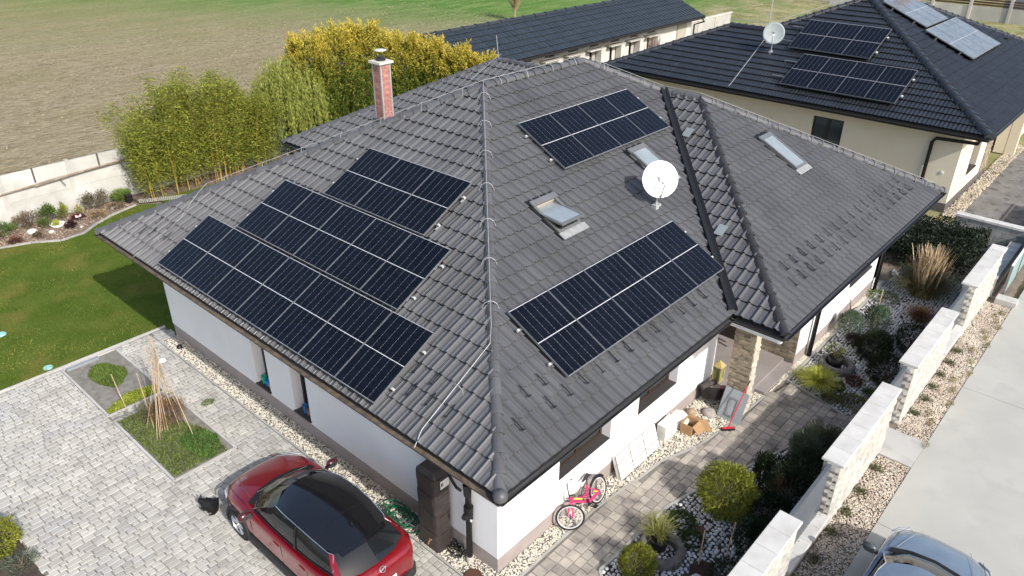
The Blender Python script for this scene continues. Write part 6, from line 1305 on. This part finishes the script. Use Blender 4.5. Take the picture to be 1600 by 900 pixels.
        obj('tail_light', MB().tube([(fx(4.39), sd*.52, .93), (fx(4.30), sd*.76, .97), (fx(4.08), sd*.885, 1.0)], [.018, .03, .018], 6), M("tail_red", (.28, .008, .01), .15, rnd=0, coat=.6), t_, True)
        obj('door_handle', MB().box(fx(2.46), fx(2.28), sd*.915-.012, sd*.915+.012, .885, .91).box(fx(3.32), fx(3.14), sd*.92-.012, sd*.92+.012, .90, .925), paint, t_)
        sm = MB()
        for x in (1.45, 2.52, 3.38): sm.tube([(fx(x), sd*.882, 1.02), (fx(x+.01), sd*.917, .93), (fx(x+.02), sd*.905, .62), (fx(x), sd*.915, .45)], .004, 4)
        obj('door_seam', sm, darkM, t_)
    obj('belt_trim', MB().tube([(fx(p[0]), p[1]+.01, p[2]+.004) for p in bot[2:7]], .012, 5).tube([(fx(p[0]), -p[1]-.01, p[2]+.004) for p in bot[2:7]], .012, 5), blackM, t_)
    hd = MB()
    for sd in (1, -1): hd.tube([(fx(.16), sd*.42, .915), (fx(.5), sd*.52, .985), (fx(1.1), sd*.66, 1.047)], .006, 4)
    obj('hood_crease', hd, paint, t_)
    obj('hood_seam', MB().tube([(fx(1.16), -.80, 1.028), (fx(.6), -.76, .972), (fx(.22), -.66, .875)], .004, 4).tube([(fx(1.16), .80, 1.028), (fx(.6), .76, .972), (fx(.22), .66, .875)], .004, 4), darkM, t_)
    ck = M("cowl_black", (.01, .01, .01), .7, rnd=0)
    v = []; 
    for (x0_, y, z) in [(1.16, -.74, 1.04), (1.02, -.4, 1.057), (.97, 0, 1.065), (1.02, .4, 1.057), (1.16, .74, 1.04)]: v += [(fx(x0_-.0), y, z), (fx(x0_+.16), y*1.02, z+.012)]
    obj('wiper_cowl', MB().mesh_(v, [(2*i, 2*i+2, 2*i+3, 2*i+1) for i in range(4)]), ck, t_); 
    obj('wiper', MB().tube([(fx(1.1), .5, 1.09), (fx(1.17), -.1, 1.14)], .008, 4).tube([(fx(1.1), -.1, 1.10), (fx(1.22), -.6, 1.12)], .008, 4), blackM, t_)
    obj('rear_wiper', MB().tube([(fx(4.25), 0, 1.20), (fx(4.15), -.30, 1.26)], .010, 4), blackM, t_)
    obj('dashboard', MB().prism([(fx(1.3), -.6), (fx(1.9), -.6), (fx(1.9), .6), (fx(1.3), .6)], .95, 1.02), M("dash", interior, .8, rnd=0), t_)
    obj('number_plate', MB().box(fx(4.475), fx(4.46), -.26, .26, .62, .73), whiteP, t_)
    em = Vector((fx(4.405), 0, 1.005)); nrm = Vector((-.75, 0, .62)).normalized(); ux = Vector((0, 1, 0)); uy = nrm.cross(ux)
    if emblem:
        pts = [em+nrm*.022+ux*.055*math.cos(a)+uy*.055*math.sin(a) for a in np.linspace(0, 2*math.pi, 21)]; mb = MB().tube(pts, .007, 5, False)
        q = lambda a, b: em+nrm*.024+ux*a+uy*b
        mb.tube([q(-.08, -.012), q(.012, -.008), q(-.012, .008), q(.08, .012)], .006, 4); obj('emblem', mb, chrome, t_)
    return t_
redM = M("red_metallic", (.235, .006, .012), .28, rnd=0, metal=.35, spec=.5, coat=1.0)
broof = M("black_roof_paint", (.008, .008, .01), .12, rnd=0, spec=.6, coat=.6)
car('dark red car with glossy black roof parked beside the house', redM, broof, (-.86, 3.66, 0), math.pi/2, .875)
greyC = M("grey_blue_metallic", (.22, .27, .33), .3, rnd=0, metal=.4, spec=.5, coat=1.0)
car('grey blue car cut by the bottom edge on the concrete street', greyC, greyC, (4.1, -4.72, 0), 0, .865, False, (.4, .35, .28))
